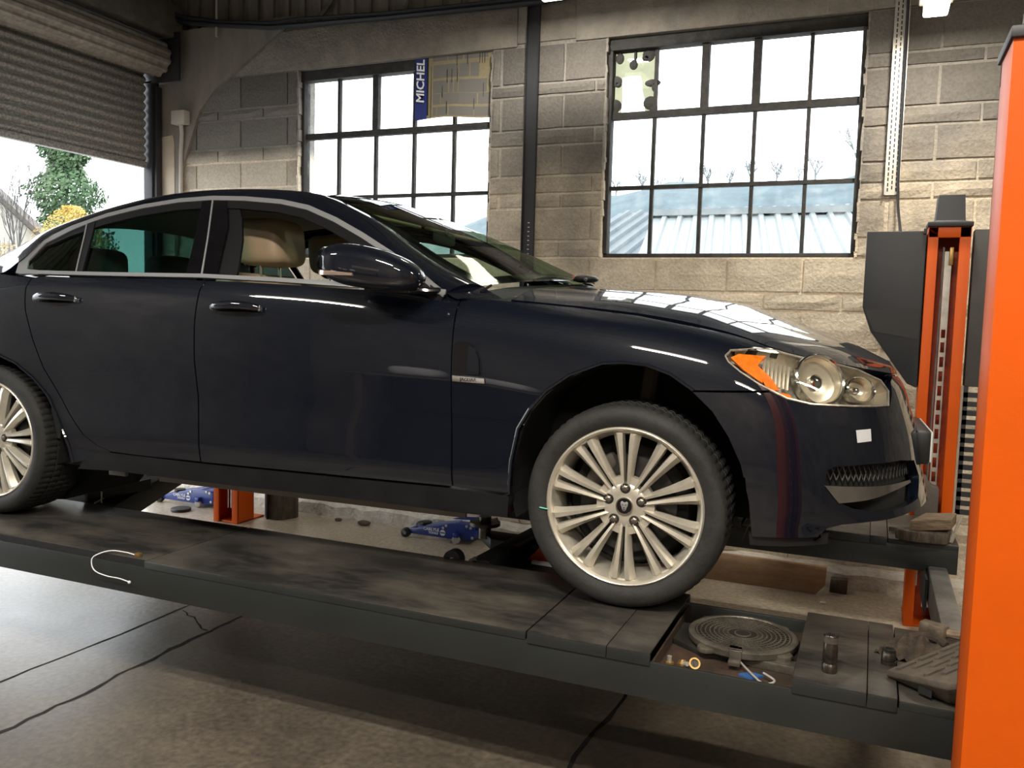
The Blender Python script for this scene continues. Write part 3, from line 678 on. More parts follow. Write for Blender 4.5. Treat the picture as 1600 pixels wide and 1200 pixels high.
b_ = MB(); b_.prism([(-8.4, 3.7), (-2.5, 7.97), (3.7, 3.45), (3.7, 3.22), (-2.5, 7.72), (-8.4, 3.45)], lambda a, b, d: (d, a, b), .3, -6); b_.build('roof', pbr('house_roof', (.22, .20, .19), .8), hs2)
# ================================================================== THE FOUR-POST LIFT
TZ = H-.343                                # top of the runways
def runway(y0, y1, near):
    lab = 'dark steel lift runway nearest the camera, under the near wheels' if near else 'dark steel lift runway on the far side under the car'
    t_ = thing('lift_runway', lab, 'lift runway', (-1.8, (y0+y1)/2, TZ-.137)); O = Vector((-1.8, (y0+y1)/2, TZ-.137))
    zb = TZ-.137; x0, x1 = -4.75, 1.13
    def B(name, mat, boxes, **k):
        m = MB()
        for a, b in boxes: m.box(a, b)
        m.v = [tuple(Vector(p)-O) for p in m.v]
        return m.build(name, mat, t_, **k)
    B('side_channel', M['deck_side'], [((x0, y0, zb), (x1, y0+.012, TZ-.026))], bevel=.003)
    B('side_channel', M['deck_side'], [((x0, y1-.012, zb), (x1, y1, TZ-.026))], bevel=.003)
    B('bottom_plate', M['deck_side'], [((x0, y0+.012, zb), (x1, y1-.012, zb+.01))])
    # deck plates
    B('deck_plate', M['deck'], [((x0, y0+.016, TZ-.04), (-1.760, y1, TZ))], bevel=.003)
    B('gap_shade_strip', M['void'], [((x0, y0+.010, TZ-.030), (-1.757, y0+.0155, TZ-.003))])  # black strip standing in for the shade between plate and side
    def plate(name, xa, xb, up, sk, bev, ya=0.):
        B(name, M['deck'], [((xa, y0-ya, TZ-.005+up), (xb, y1+ya, TZ+up))], bevel=min(bev, .002))
        B('plate_skirt', M['deck_side'], [((xa, y0-ya-.001, TZ-sk), (xb, y0-ya+.010, TZ-.004+up))], bevel=.0015)
        B('plate_skirt', M['deck_side'], [((xa, y1+ya-.010, TZ-sk), (xb, y1+ya+.001, TZ-.004+up))], bevel=.0015)
    plate('deck_plate', -1.754, -.202, 0, .028, .004, .002)
    plate('cover_plate', -.196, .055, .001, .036, .003, .005)
    plate('cover_plate', .057, .186, .001, .036, .003, .005)
    plate('cover_plate', .578, .764, .002, .036, .003, .005)
    plate('cover_plate', .766, .838, .002, .036, .003, .005)
    plate('deck_plate', .842, x1, -.004, .028, .004, .0)
    B('turntable_pit', M['pit'], [((.186, y0+.012, TZ-.075), (.578, y1-.012, TZ-.068)), ((.186, y0+.012, TZ-.07), (.192, y1-.012, TZ-.03)), ((.572, y0+.012, TZ-.07), (.578, y1-.012, TZ-.03))])
    # turntable
    tt = part('turntable', t_); c = Vector((.40, (y0+y1)/2+.052, TZ-.018))-O; tt.location = c
    m = MB(); m.lathe([(.0001, -.03), (.155, -.03), (.166, -.022), (.168, -.004), (.160, .001), (.150, .001), (.148, -.003)], (0, 0, 0), (0, 0, 1), 56); m.build('rim', M['turn'], tt, smooth=True)
    m = MB(); m.lathe([(.0001, -.005), (.149, -.005)], (0, 0, 0), (0, 0, 1), 48); m.build('recess', M['turn_dark'], tt)
    m = MB()
    for r_ in (.024, .046, .060, .074, .088, .102, .116, .130, .143): m.lathe([(r_-.0022, -.0045), (r_-.0022, -.001), (r_+.0022, -.001), (r_+.0022, -.0045)], (0, 0, 0), (0, 0, 1), 40)
    for k in range(44):
        a = 2*PI*k/44; d = Vector((math.cos(a), math.sin(a), 0)); e = Vector((-d.y, d.x, 0))*.0017; z_ = Vector((0, 0, -.0012))
        m.add([d*.046+e+z_, d*.148+e+z_, d*.148-e+z_, d*.046-e+z_], [(0, 1, 2, 3)])
    g_ = m.build('grid_ribs', M['turn'], tt); g_['kind'] = 'stuff'
    m = MB(); m.lathe([(.0001, -.0005), (.022, -.0005), (.022, -.004)], (0, 0, 0), (0, 0, 1), 24); m.build('centre_disc', M['turn_dark'], tt)
    for a in (-2.15, -.62, .9, 2.4):
        m = MB(); d = Vector((math.cos(a), math.sin(a), 0)); e = Vector((-d.y, d.x, 0))
        m.prism([(.13, -.045), (.185, -.018), (.192, 0), (.185, .018), (.13, .045)], lambda p, q, dd: d*p+e*q+Vector((0, 0, dd)), -.026, -.010); m.build('lug', M['turn'], tt, bevel=.003)
    m = MB(); m.prism([(.192, -.06), (.30, -.13), (.56, -.13), (.57, -.10), (.57, .10), (.192, .10)], lambda a, b, d: (a-.40, b+0, d), -.055, -.032); m.build('slide_plate', M['turn_dark'], tt, bevel=.004)
    m = MB(); m.prism([(.40, -.135), (.57, -.150), (.572, -.10), (.46, -.09)], lambda a, b, d: (a-.40, b, d), -.05, -.024); m.build('slide_bracket', M['turn'], tt, bevel=.003)
    if near:
        m = MB(); m.box((-.015, -.178, -.035), (.020, -.155, .012)); m.box((-.015, -.20, -.035), (.020, -.155, -.02)); m.build('catch_clip', M['turn'], tt, bevel=.003)
        m = MB(); m.box((-.016, -.1795, .004), (.021, -.153, .0135)); m.build('worn_edge', M['chrome'], tt, bevel=.002)
    return t_
runway(-.322, .262, True)
runway(1.52, 2.10, False)
# far runway lip under the car
cbm = thing('lift_crossbeam', 'grey steel crossbeam joining both runways at the right end of lift', 'lift beam', (1.05, .8, H-.52))
m = MB(); m.box((-.04, -.536, -.07), (.04, .718, .07)); m.build('beam', M['steel_grey'], cbm, bevel=.01)
m = MB(); m.box((-.055, .55, -.10), (-.045, .9, .05)); m.build('bracket', M['black_metal'], cbm)
m = MB(); m.cyl((-.07, .94, -.09), (-.07, .94, .12), .004, n=6); m.build('cable_rod', M['galv'], cbm, smooth=True)

def post(loc, sgn, label, w=.222, hh=2.10):
    """sgn +1: open side faces -y (far post); -1: open side faces +y"""
    t_ = thing('lift_post', label, 'lift post', loc); d = .18; s = sgn
    def P_(x0, x1, y0, y1, z0, z1): return ((x0, min(y0*s, y1*s), z0), (x1, max(y0*s, y1*s), z1))
    m = MB()
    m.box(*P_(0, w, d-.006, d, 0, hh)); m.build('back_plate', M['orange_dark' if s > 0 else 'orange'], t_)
    for x0, x1 in ((0, .006), (w-.006, w)):
        m = MB(); m.box(*P_(x0, x1, 0, d-.006, 0, hh)); m.build('web', M['orange'], t_, bevel=.002)
    for x0, x1 in ((.0, .048), (w-.052, w)):
        m = MB(); m.box(*P_(x0, x1, 0, .014, 0, hh)); m.build('flange', M['orange'], t_, bevel=.004)
    m = MB(); m.box(*P_(.0, w, 0, .02, hh-.055, hh)); m.build('top_plate', M['orange'], t_, bevel=.003)
    m = MB(); m.box(*P_(.0, w+.0, .02, d+.12, 0, .012)); m.build('base_plate', M['orange'], t_, bevel=.003)
    m = MB(); n0 = [(-.006, -.015), (w+.006, -.015), (w+.006, d+.01), (-.006, d+.01)]; n1 = [(.03, .01), (w-.03, .01), (w-.03, d-.01), (.03, d-.01)]
    v = [(x, y*s, hh+.0) for x, y in n0]+[(x, y*s, hh+.022) for x, y in n0]+[(x, y*s, hh+.03) for x, y in n1]+[(x+(.008 if x < w/2 else -.008), y*s, hh+.16) for x, y in n1]
    f = [(0, 1, 2, 3), (12, 13, 14, 15)]+[(4*k+i, 4*k+(i+1) % 4, 4*k+4+(i+1) % 4, 4*k+4+i) for k in range(3) for i in range(4)]
    m.add(v, f); m.build('cap', M['black_metal'], t_, bevel=.003)
    # slotted safety ladder and hanging cable inside the channel
    la = MB(); lx0, lx1 = .085, .118; z_ = .30; top = hh-.42
    la.box(*P_(lx0, lx0+.007, .055, .06, .1, hh-.12)); la.box(*P_(lx1-.007, lx1, .055, .06, .1, hh-.12)); la.box(*P_(lx0, lx1, .058, .062, hh-.52, hh-.12))
    while z_ < top: la.box(*P_(lx0, lx1, .054, .061, z_, z_+.022)); z_ += .075
    la.build('safety_ladder', M['galv'], t_)
    m = MB(); m.cyl((.07, .05*s, .3), (.078, .05*s, hh-.1), .005, n=8); m.build('lift_cable', M['steel_grey'], t_, smooth=True)
    m = MB(); m.box(*P_(.105, .125, .04, .055, hh-.19, hh-.10)); m.build('brass_nut', M['brass'], t_, bevel=.003)
    m = MB(); m.cyl((.165, .05*s, hh-.30), (.165, .03*s, hh-.30), .006, n=8); m.build('bolt', M['galv'], t_)
    return t_
pf = post((.955, 2.17, 0), 1, 'orange steel lift post behind the front of the car with black cap', .195, 2.085)
m = MB(); pr_ = [(-.005, 0), (.10, 0), (.10, .18)]+[(.10-.06*math.sin(t), .18+.06*(1-math.cos(t))) for t in (0.5, 1.0, 1.5)]+[(-.005, .24)]
m.prism(pr_, lambda a, b, d: (.025+a, d, .575+b), -.06, .045); m.build('carriage_shield', pbr('dusty_grey_shield', (.10, .085, .07), .7, var=.2), pf, bevel=.006)
post((.948, -.54, 0), -1, 'large orange steel lift post in the right foreground', .222, 2.145)
pl = post((-3.69, 2.17, 0), 1, 'orange lift post seen under the car sill beside the log')
# black power-pack covers beside the far post
cab = thing('lift_control_box', 'black sheet metal box fixed left of the far orange post', 'control box', (.665, 2.17, 1.26))
m = MB(); out = [(0, .40), (0, .81), (.285, .81), (.285, .0), (.22, .0), (.03, .30)]
out = [(.0, .41), (.0, .805), (.283, .805), (.283, .0), (.235, .02), (.045, .285)]
m.prism(out, lambda a, b, d: (a, d, b), 0, .24); m.build('cover', M['black_metal'], cab, bevel=.008)
m = MB(); m.prism([(.012, .398), (.275, .41), (.275, .25), (.062, .285)], lambda a, b, d: (a, d, b), -.003, 0); m.build('fold_panel', pbr('black_sheet_fold', (.011, .011, .013), .5), cab)
m = MB(); m.box((.268, -.012, .79), (.284, 0, .815)); m.build('hinge', M['black_metal'], cab)
cab2 = thing('cable_guard', 'dark grey slotted guard sheet right of the far orange post', 'guard', (1.166, 2.19, .62))
m = MB(); m.box((.0, 0, .66), (.16, .10, 1.452)); m.build('sheet', pbr('dark_grey_sheet', (.05, .047, .043), .6, var=.15), cab2, bevel=.004)
m = MB(); z_ = .0
while z_ < .65: m.box((.0, 0, z_), (.14, .012, z_+.026)); z_ += .0465
m.box((.0, 0, 0), (.020, .012, .66)); m.box((.075, 0, 0), (.092, .012, .66)); m.box((.125, 0, 0), (.14, .012, .66)); m.build('slotted_strip', M['black_metal'], cab2)
m = MB(); m.box((-.012, .015, -.62), (.0, .03, .66)); m.build('edge_strip', pbr('pale_edge', (.55, .48, .38), .6), cab2)
# jacking beams slung between the runways
jb = thing('jacking_beam', 'black jacking beam between the runways beside the rear wheel', 'jacking beam', (-2.75, .9, TZ-.05))
m = MB(); m.prism([(-.26, -.62), (.15, -.62), (-.50, .60), (-.85, .60)], lambda a, b, d: (a, b, d), -.08, .035); m.build('beam', M['black_metal'], jb, bevel=.006)
m = MB(); m.prism([(-.045, -.60), (-.03, -.60), (-.03, -.20), (-.045, -.20)], lambda a, b, d: (a, b, d), .035, .09); m.build('raised_edge', M['deck_side'], jb)
for xx, yy in ((-.26, -.62), (.0, -.62)):
    m = MB(); m.tube([(xx+.02, -.60, .042), (xx-.60, .58, .042)], .004, 6); m.build('edge_rod', M['galv'], jb, smooth=True)
m = MB(); m.box((-.42, -.6, -.03), (-.26, -.3, .036)); m.build('spotted_plate', pbr('spotted_grey_plate', (.10, .11, .11), .5, col2=(.4, .42, .42), contrast=(.55, .7), scale=40), jb)
m = MB(); m.cyl((.02, -.56, .02), (.02, -.56, .09), .004, n=6); m.build('rod', M['galv'], jb)
jb2 = thing('jacking_beam', 'black and red jacking beam behind the front wheel with round pad', 'jacking beam', (-.55, .9, TZ-.05))
m = MB(); m.box((-.12, -.62, -.08), (.60, .60, .0)); m.build('beam', M['black_metal'], jb2, bevel=.008)
m = MB(); m.prism([(-.02, -.6), (.06, -.6), (.10, .45), (.02, .45)], lambda a, b, d: (a-.12, b, d), .0, .05); m.build('arm', M['black_metal'], jb2, bevel=.008)
m = MB(); m.tube([(-.13, -.58, .02), (.10, .2, .10)], .008, 8); m.build('link_rod', M['steel_grey'], jb2, smooth=True)
m = MB(); m.cyl((-.13, -.60, .03), (-.13, -.57, .03), .022, n=16); m.build('pin', M['steel_grey'], jb2, smooth=True)
m = MB(); m.prism([(.05, .0), (.36, .0), (.36, .16), (.20, .16)], lambda a, b, d: (a-.05, d, b+.0), -.35, -.05); m.build('scissor_cover', M['orange_dark'], jb2, bevel=.004)
m = MB(); m.box((.04, -.40, .0), (.22, -.38, .012)); m.build('label_strip', M['white_print'], jb2)
m = MB(); m.cyl((-.30, -.12, .0), (-.30, -.12, .10), .028, n=20); m.cyl((-.30, -.12, .06), (-.30, -.12, .075), .07, n=24); m.build('pad', M['socket'], jb2, smooth=True)
m = MB(); m.prism([(-.36, -.05), (-.24, -.19), (.0, -.19), (.0, -.05)], lambda a, b, d: (a, b, d), -.03, .02); m.build('pad_arm', M['black_metal'], jb2, bevel=.005)
rl = thing('runway_roller', 'black round roller on the inner edge of the near runway', 'roller', (-.76, .285, TZ-.01))
m = MB(); m.cyl((0, -.012, 0), (0, .03, 0), .038, n=28); m.build('disc', M['black_metal'], rl, smooth=True)
m = MB(); m.cyl((0.0, -.02, -.0), (0, -.01, .0), .012, n=16); m.build('hub', M['galv'], rl, smooth=True)

# ------------------------------------------------------------------ loose things on the runways
def socket(loc, hh, r, label):
    t_ = thing('impact_socket', label, 'socket', loc)
    m = MB(); m.lathe([(.0001, 0), (r, 0), (r+.001, .004), (r+.001, hh*.22), (r-.0015, hh*.24), (r-.0015, hh*.28), (r+.0005, hh*.30), (r, hh*.72), (r-.001, hh*.74), (r-.001, hh*.97), (r-.003, hh), (r*.62, hh), (r*.62, hh*.8), (.0001, hh*.8)], (0, 0, 0), (0, 0, 1), 28)
    m.build('body', M['socket'], t_, smooth=True, angle=50)
    m = MB(); m.lathe([(r*.6, hh*.82), (r*.6, hh+.0005), (r*.85, hh+.0005)], (0, 0, 0), (0, 0, 1), 6); m.build('hex_mouth', M['void'], t_)
    if hh > .08: m = MB(); m.lathe([(r+.0008, hh*.80), (r+.0008, hh*.97)], (0, 0, 0), (0, 0, 1), 28); m.build('worn_band', M['turn'], t_, smooth=True)
socket((.667, -.225, TZ+.002), .105, .0195, 'tall deep wheel socket standing on the near runway plate')
socket((.819, -.09, TZ+.002), .045, .0195, 'short steel socket standing near the rag and ramp')
wr = thing('wire_loop', 'thin white wire looping over the side of the near runway', 'wire', (-1.86, -.33, TZ))
cpts = [(.03, .035, .006), (-.02, .03, .012), (-.09, .02, .010), (-.135, -.012, -.01), (-.14, -.018, -.04), (-.12, -.018, -.065), (-.06, -.018, -.075), (.0, -.016, -.076), (.05, -.016, -.082)]
def smoothp(P_, k=5):
    P_ = [Vector(p) for p in P_]; o = []
    for i in range(len(P_)-1):
        p0 = P_[max(i-1, 0)]; p1 = P_[i]; p2 = P_[i+1]; p3 = P_[min(i+2, len(P_)-1)]
        for j in range(k):
            f = j/k; o.append(.5*((2*p1)+(p2-p0)*f+(2*p0-5*p1+4*p2-p3)*f*f+(3*p1-p0-3*p2+p3)*f**3))
    return o+[P_[-1]]
m = MB(); m.tube(smoothp(cpts), .0022, 6); m.build('wire', M['white_print'], wr, smooth=True)
m = MB(); m.sellip((.052, -.016, -.083), (.006, .006, .006), 1, 10, 8); m.build('end_bead', M['white_print'], wr, smooth=True)
m = MB(); m.box((.028, .03, .0), (.052, .05, .014)); m.build('clip', M['brass'], wr, bevel=.002)
def bolt(loc, rx, rz, label):
    t_ = thing('brass_fitting', label, 'fitting', loc); t_.rotation_euler = (rx, 0, rz)
    m = MB(); m.lathe([(.0001, 0), (.014, 0), (.014, .016), (.0001, .016)], (0, 0, 0), (0, 0, 1), 6); m.build('nut', M['brass'], t_, bevel=.001)
    m = MB(); m.cyl((0, 0, .016), (0, 0, .032), .007, n=14); m.build('stem', M['galv'], t_, smooth=True)
PZ = TZ-.068
bolt((.222, -.225, PZ), 0, .2, 'upright brass nut and stem at the corner of the near turntable pit')
bolt((.255, -.222, PZ+.012), 1.2, .9, 'brass nut lying tipped beside the upright one in pit')
rg_ = thing('ring_nut', 'rusty round slotted ring in the near turntable pit', 'ring', (.292, -.20, PZ+.012)); rg_.rotation_euler = (1.0, 0, .4)
m = MB(); m.lathe([(.012, -.005), (.017, -.005), (.017, .005), (.012, .005)], (0, 0, 0), (0, 0, 1), 24, closed=True); m.build('ring', M['brass'], rg_, smooth=True)
m = MB(); m.lathe([(.0001, 0), (.012, 0)], (0, 0, 0), (0, 0, 1), 16); m.box((-.002, -.009, 0), (.002, .009, .003)); m.build('slotted_core', M['pit'], rg_)
cp = thing('cotter_pin', 'thin steel pin lying in the pit beside the brass fittings', 'pin', (.27, -.255, PZ+.004))
m = MB(); m.tube([(-.02, .01, .003), (.03, -.02, .003), (.06, -.022, .0035), (.064, -.012, .010)], .003, 8); m.build('wire', M['galv'], cp, smooth=True)
hk = thing('hook_tool', 'bent steel wire hook with blue tag at the right of the pit', 'hook', (.46, -.19, PZ+.004))
m = MB(); m.tube(smoothp([(-.045, .04, .02), (.0, -.02, .012), (.035, -.065, .010), (.06, -.055, .012), (.062, -.035, .014), (.03, -.01, .018)]), .0032, 8); m.build('wire', M['galv'], hk, smooth=True)
m = MB(); m.prism([(-.04, -.012), (.0, -.03), (.03, .01), (-.01, .02)], lambda a, b, d: (a, b, d), -.003, .003); m.build('blue_tag', pbr('blue_film', (.03, .09, .25), .3), hk)
cl_ = thing('clear_clip', 'small pale blue plastic clip on the near runway edge by plate', 'clip', (.545, -.30, TZ-.052))
m = MB(); m.sellip((0, 0, .0), (.014, .006, .008), .7, 10, 6); m.build('body', pbr('pale_blue_plastic', (.25, .45, .6), .3), cl_, smooth=True)
# rag, hammer head, ramp
rgt = thing('oily_rag', 'crumpled oily brown rag between the short socket and ramp', 'rag', (.895, .055, TZ))
m = MB(); n = 22; v = []; r = random.Random(5)
for i in range(n+1):
    for j in range(n+1):
        u, w_ = i/n-.5, j/n-.5; rr = min(1, 1.15-2*math.hypot(u, w_)*.85)
        zz = max(.002, .026*max(0, 1-3.2*(u*u+w_*w_)*1.3)*(1+.5*math.sin(u*19+w_*7)+.45*math.sin(w_*23-u*11)))
        v.append(((u*.15+w_*.08)*1.0, w_*.20-u*.05, zz+.006*math.sin(u*40)*math.cos(w_*37)+.003))
m.add(v, [(i*(n+1)+j, (i+1)*(n+1)+j, (i+1)*(n+1)+j+1, i*(n+1)+j+1) for i in range(n) for j in range(n)]); m.build('cloth', M['rag'], rgt, smooth=True, angle=80)
m = MB(); m.tube(smoothp([(-.02, .07, .012), (.02, .085, .022), (.06, .07, .024), (.085, .045, .018)]), [.008]+[.014]*14+[.010], 10); m.build('rolled_fold', M['rag'], rgt, smooth=True)
hm_ = thing('club_hammer', 'worn club hammer lying at the end of the near runway', 'hammer', (.955, .19, TZ+.01))
m = MB(); m.box((-.045, -.022, 0), (.035, .022, .042)); m.xf(Matrix.Rotation(-.5, 4, 'Z')); m.build('head', pbr('worn_iron', (.14, .11, .08), .55, .4, var=.4, scale=30), hm_, bevel=.009)
m = MB(); m.cyl((.03, -.012, .02), (.20, -.04, .018), .013, n=12); m.build('handle', M['wood_old'], hm_, smooth=True)
rp = thing('rubber_ramp', 'dusty rubber wheel ramp with raised bars at the post', 'ramp', (.95, -.19, TZ-.004))
def rz_(x, y): return .026+(x+.138)*.317-(y+.003)*.046
A_, B_, C_ = (-.138, -.003), (.0, -.16), (.05, .184)
topo = [A_, B_, (.13, -.15), (.17, .16), C_]
boto = [(-.10, -.01), (.01, -.098), (.13, -.10), (.15, .14), (.03, .15)]
m = MB(); v = [(x, y, rz_(x, y)) for x, y in topo]+[(x, y, rz_(x, y)-.017) for x, y in topo]+[(x, y, 0.001) for x, y in boto]
m.add(v, [(0, 1, 2, 3, 4)]+[(k*5+i, k*5+(i+1) % 5, k*5+5+(i+1) % 5, k*5+5+i) for k in range(2) for i in range(5)]+[(14, 13, 12, 11, 10)])
m.build('wedge', M['ramp_rubber'], rp, bevel=.003)
def RQ(s, t): return (A_[0]+(C_[0]-A_[0])*s+(B_[0]-A_[0])*t, A_[1]+(C_[1]-A_[1])*s+(B_[1]-A_[1])*t)
for r_i in range(8):
    t = .10+r_i*.155
    for c_i in range(-3, 5):
        s0 = c_i*.30+(r_i % 3)*.10+.04; s1 = s0+.22
        q = [RQ(s0, t), RQ(s1, t), RQ(s1+.02, t+.05), RQ(s0+.02, t+.05)]
        lim = 1.0
        if any(a > .15 or b > .16 or b < -.15+0*a for a, b in q) or min(s0, s1) < .02-0.0 and t < .95: continue
        if s0 < -.0 and q[0][1] < -.155: continue
        if q[0][0]+q[0][1]*.88 < -.14: continue
        m = MB(); m.add([(a, b, rz_(a, b)-.001) for a, b in q]+[(a, b, rz_(a, b)+.006) for a, b in q], [(0, 1, 2, 3), (4, 5, 6, 7), (0, 1, 5, 4), (1, 2, 6, 5), (2, 3, 7, 6), (3, 0, 4, 7)]); m.build('bar', M['ramp_rubber'], rp)
m = MB(); m.prism([(-.062, .004), (-.032, .004), (-.032, .028), (-.062, .024)], lambda a, b, d: (a, -.074-(a+.10)*.80+d+.027, b+.006), -.004, .004); m.build('slot', M['void'], rp)
# on the far runway: split timber and bits
tb = thing('timber_block', 'broken timber block lying on the far runway by the guard', 'wood block', (.985, 1.57, TZ)); tb.rotation_euler = (0, 0, 0)
m = MB(); m.prism([(0, 0), (.17, .02), (.20, .16), (.07, .17)], lambda a, b, d: (a-.06, b-.08, d+.045+.25*(a)*.5), 0, .05); m.build('upper_piece', M['wood_old'], tb, bevel=.006)
m = MB(); m.prism([(-.06, .0), (.02, -.03), (.16, -.01), (.18, .12), (.05, .13)], lambda a, b, d: (a-.06, b-.07, d), .0, .05); m.build('lower_piece', M['wood_dark'], tb, bevel=.01)
m = MB(); m.prism([(-.10, .02), (-.02, .0), (.0, .07), (-.05, .05)], lambda a, b, d: (a-.04, b+.06, d), .0, .022); m.build('splinter', M['wood_dark'], tb)
sp = thing('steel_pin', 'small bright steel pin leaning by the timber block', 'pin', (1.105, 1.57, TZ+.0))
m = MB(); m.cyl((0, 0, .01), (.035, .02, .12), .005, n=8); m.cyl((-.008, 0, .0), (.003, 0, .045), .014, n=12); m.build('pin', M['galv'], sp, smooth=True)
# ------------------------------------------------------------------ on the floor
def jack(loc, rz, label):
    t_ = thing('trolley_jack', label, 'trolley jack', loc, rz, 'blue trolley jacks by the back wall')
    for s in (-1, 1):
        y = s*.13
        m = MB(); m.prism([(-.30, .035), (-.30, .075), (-.05, .125), (.06, .155), (.20, .165), (.27, .14), (.27, .04), (.05, .030)], lambda a, b, d: (a, d, b), y-.004, y+.004); m.build('side_plate', M['blue'], t_, bevel=.002)
        for wx in (-.33,):
            w_ = part('front_wheel', t_); w_.location = (wx, y, .038)
            m = MB(); m.lathe([(.0001, -.022), (.030, -.022), (.038, -.018), (.038, .018), (.030, .022), (.0001, .022)], (0, 0, 0), (0, 1, 0), 20); m.build('tyre', M['black'], w_, smooth=True)
            m = MB(); m.cyl((0, s*.024, 0), (0, s*.018, 0), .014, n=12); m.build('cap', M['steel_grey'], w_)
        w_ = part('castor', t_); w_.location = (.12, y+s*.02, .033)
        m = MB(); m.lathe([(.0001, -.012), (.028, -.012), (.033, -.008), (.033, .008), (.028, .012), (.0001, .012)], (0, 0, 0), (0, 1, 0), 18); m.build('wheel', pbr('grey_castor', (.35, .33, .30), .5), w_, smooth=True)
        m = MB(); m.box((-.02, -.02, .02), (.02, .02, .06)); m.build('fork', M['blue'], w_, bevel=.004)
        for bx, bz in ((.0, .115), (.025, .135), (.20, .15), (.235, .14), (.25, .06)):
            m = MB(); m.cyl((bx, y+s*.004, bz), (bx, y+s*.010, bz), .011, n=12); m.build('bolt', M['galv'], t_)
    m = MB(); m.box((-.31, -.13, .045), (-.28, .13, .07)); m.box((.0, -.13, .05), (.26, .13, .10)); m.build('cross_plate', M['blue'], t_, bevel=.003)
    m = MB(); m.prism([(-.28, .07), (-.22, .09), (.08, .15), (.10, .11), (-.2, .06)], lambda a, b, d: (a, d, b), -.045, .045); m.build('lift_arm', pbr('pale_blue_arm', (.12, .16, .34), .4), t_, bevel=.006)
    m = MB(); m.cyl((-.22, 0, .085), (-.22, 0, .112), .05, n=24); m.build('saddle', M['black'], t_, bevel=.003)
    m = MB(); m.box((.06, -.05, .06), (.26, .05, .14)); m.build('pump_block', M['blue'], t_, bevel=.01)
    m = MB(); m.tube([(.24, 0, .13), (.40, .01, .20)], .016, 10); m.build('handle_socket', M['black'], t_, smooth=True)
    mx_ = Matrix.Translation((-.105, -.1355, .090)) @ Matrix.Rotation(PI/2, 4, 'X')
    text_mesh('lettering', 'CARLYLE', .034, M['white_print'], mx_, t_, bold=.0008)
    text_mesh('lettering', 'TOOLS', .026, M['white_print'], Matrix.Translation((-.085, -.1355, .062)) @ Matrix.Rotation(PI/2, 4, 'X'), t_, bold=.0008)
    m = MB(); m.cyl((-.005, -.134, .072), (-.005, -.1352, .072), .024, n=24); m.build('round_logo', M['white_print'], t_)
    text_mesh('logo_lettering', 'NAPA', .016, M['navy_print'], Matrix.Translation((-.005, -.1362, .072)) @ Matrix.Rotation(PI/2, 4, 'X'), t_, bold=.0008)
    t_.scale = (.88, .9, .85)
    return t_
jack((-1.945, 2.60, 0), .04, 'blue trolley jack seen between the sill and runway by the front wheel')
jack((-4.21, 2.58, 0), .04, 'blue trolley jack left of the orange post under the car')
pk = thing('rubber_puck', 'flat black rubber puck on the floor below left jack', 'puck', (-4.13, 2.30, 0))
m = MB(); m.cyl((0, 0, 0), (0, 0, .022), .075, n=24); m.build('disc', M['black'], pk, bevel=.004)
lg = thing('log', 'dark upright log on the floor right of the orange post', 'log', (-3.36, 2.53, 0))
m = MB(); n = 18; v = []; r = random.Random(2); rad = [.125+r.uniform(-.012, .012) for _ in range(n)]
for z_ in (0, .18, .36): v += [(math.cos(2*PI*i/n)*rad[i], math.sin(2*PI*i/n)*rad[i], z_) for i in range(n)]
m.add(v, [tuple(range(n)), tuple(range(2*n, 3*n))]+[(k*n+i, k*n+(i+1) % n, (k+1)*n+(i+1) % n, (k+1)*n+i) for k in range(2) for i in range(n)]); m.build('bark', M['wood_dark'], lg, bevel=.006)
m = MB(); m.prism([(-.03, .0), (-.022, .36), (-.012, .36), (-.02, 0)], lambda a, b, d: (a, d, b), -.134, -.10); m.build('split', M['void'], lg)
pk = thing('plank', 'wide brown board standing on edge behind the near turntable', 'board', (.10, 2.5, 0)); pk.rotation_euler = (0, 0, .0)
m = MB(); m.prism([(-.75, .0), (.40, .0), (.45, .06), (.455, .17), (-.75, .17)], lambda a, b, d: (a, d, b), 0, .03); m.build('board', M['wood_plank'], pk, bevel=.004)
wb = thing('wood_offcut', 'small dark wooden offcut at the right end of board', 'wood block', (.62, 2.60, 0))
m = MB(); m.box((-.045, -.02, 0), (.05, .05, .085), .004); m.build('block', M['wood_dark'], wb, bevel=.004)
for k, (x, y, s) in enumerate(((-2.66, 2.6, .035), (-2.9, 2.62, .02), (.55, 2.35, .012))):
    o = thing('debris', ['dark lump of debris on the floor left of the right jack', 'small dark crumb of debris near the plinth', 'pale chip lying below the brown board'][k], 'debris', (x, y, 0))
    m = MB(); m.sellip((0, 0, s*.5), (s*1.5, s, s*.5), .8, 9, 6); m.build('lump', M['wood_dark'] if k < 2 else M['white_box'], o)
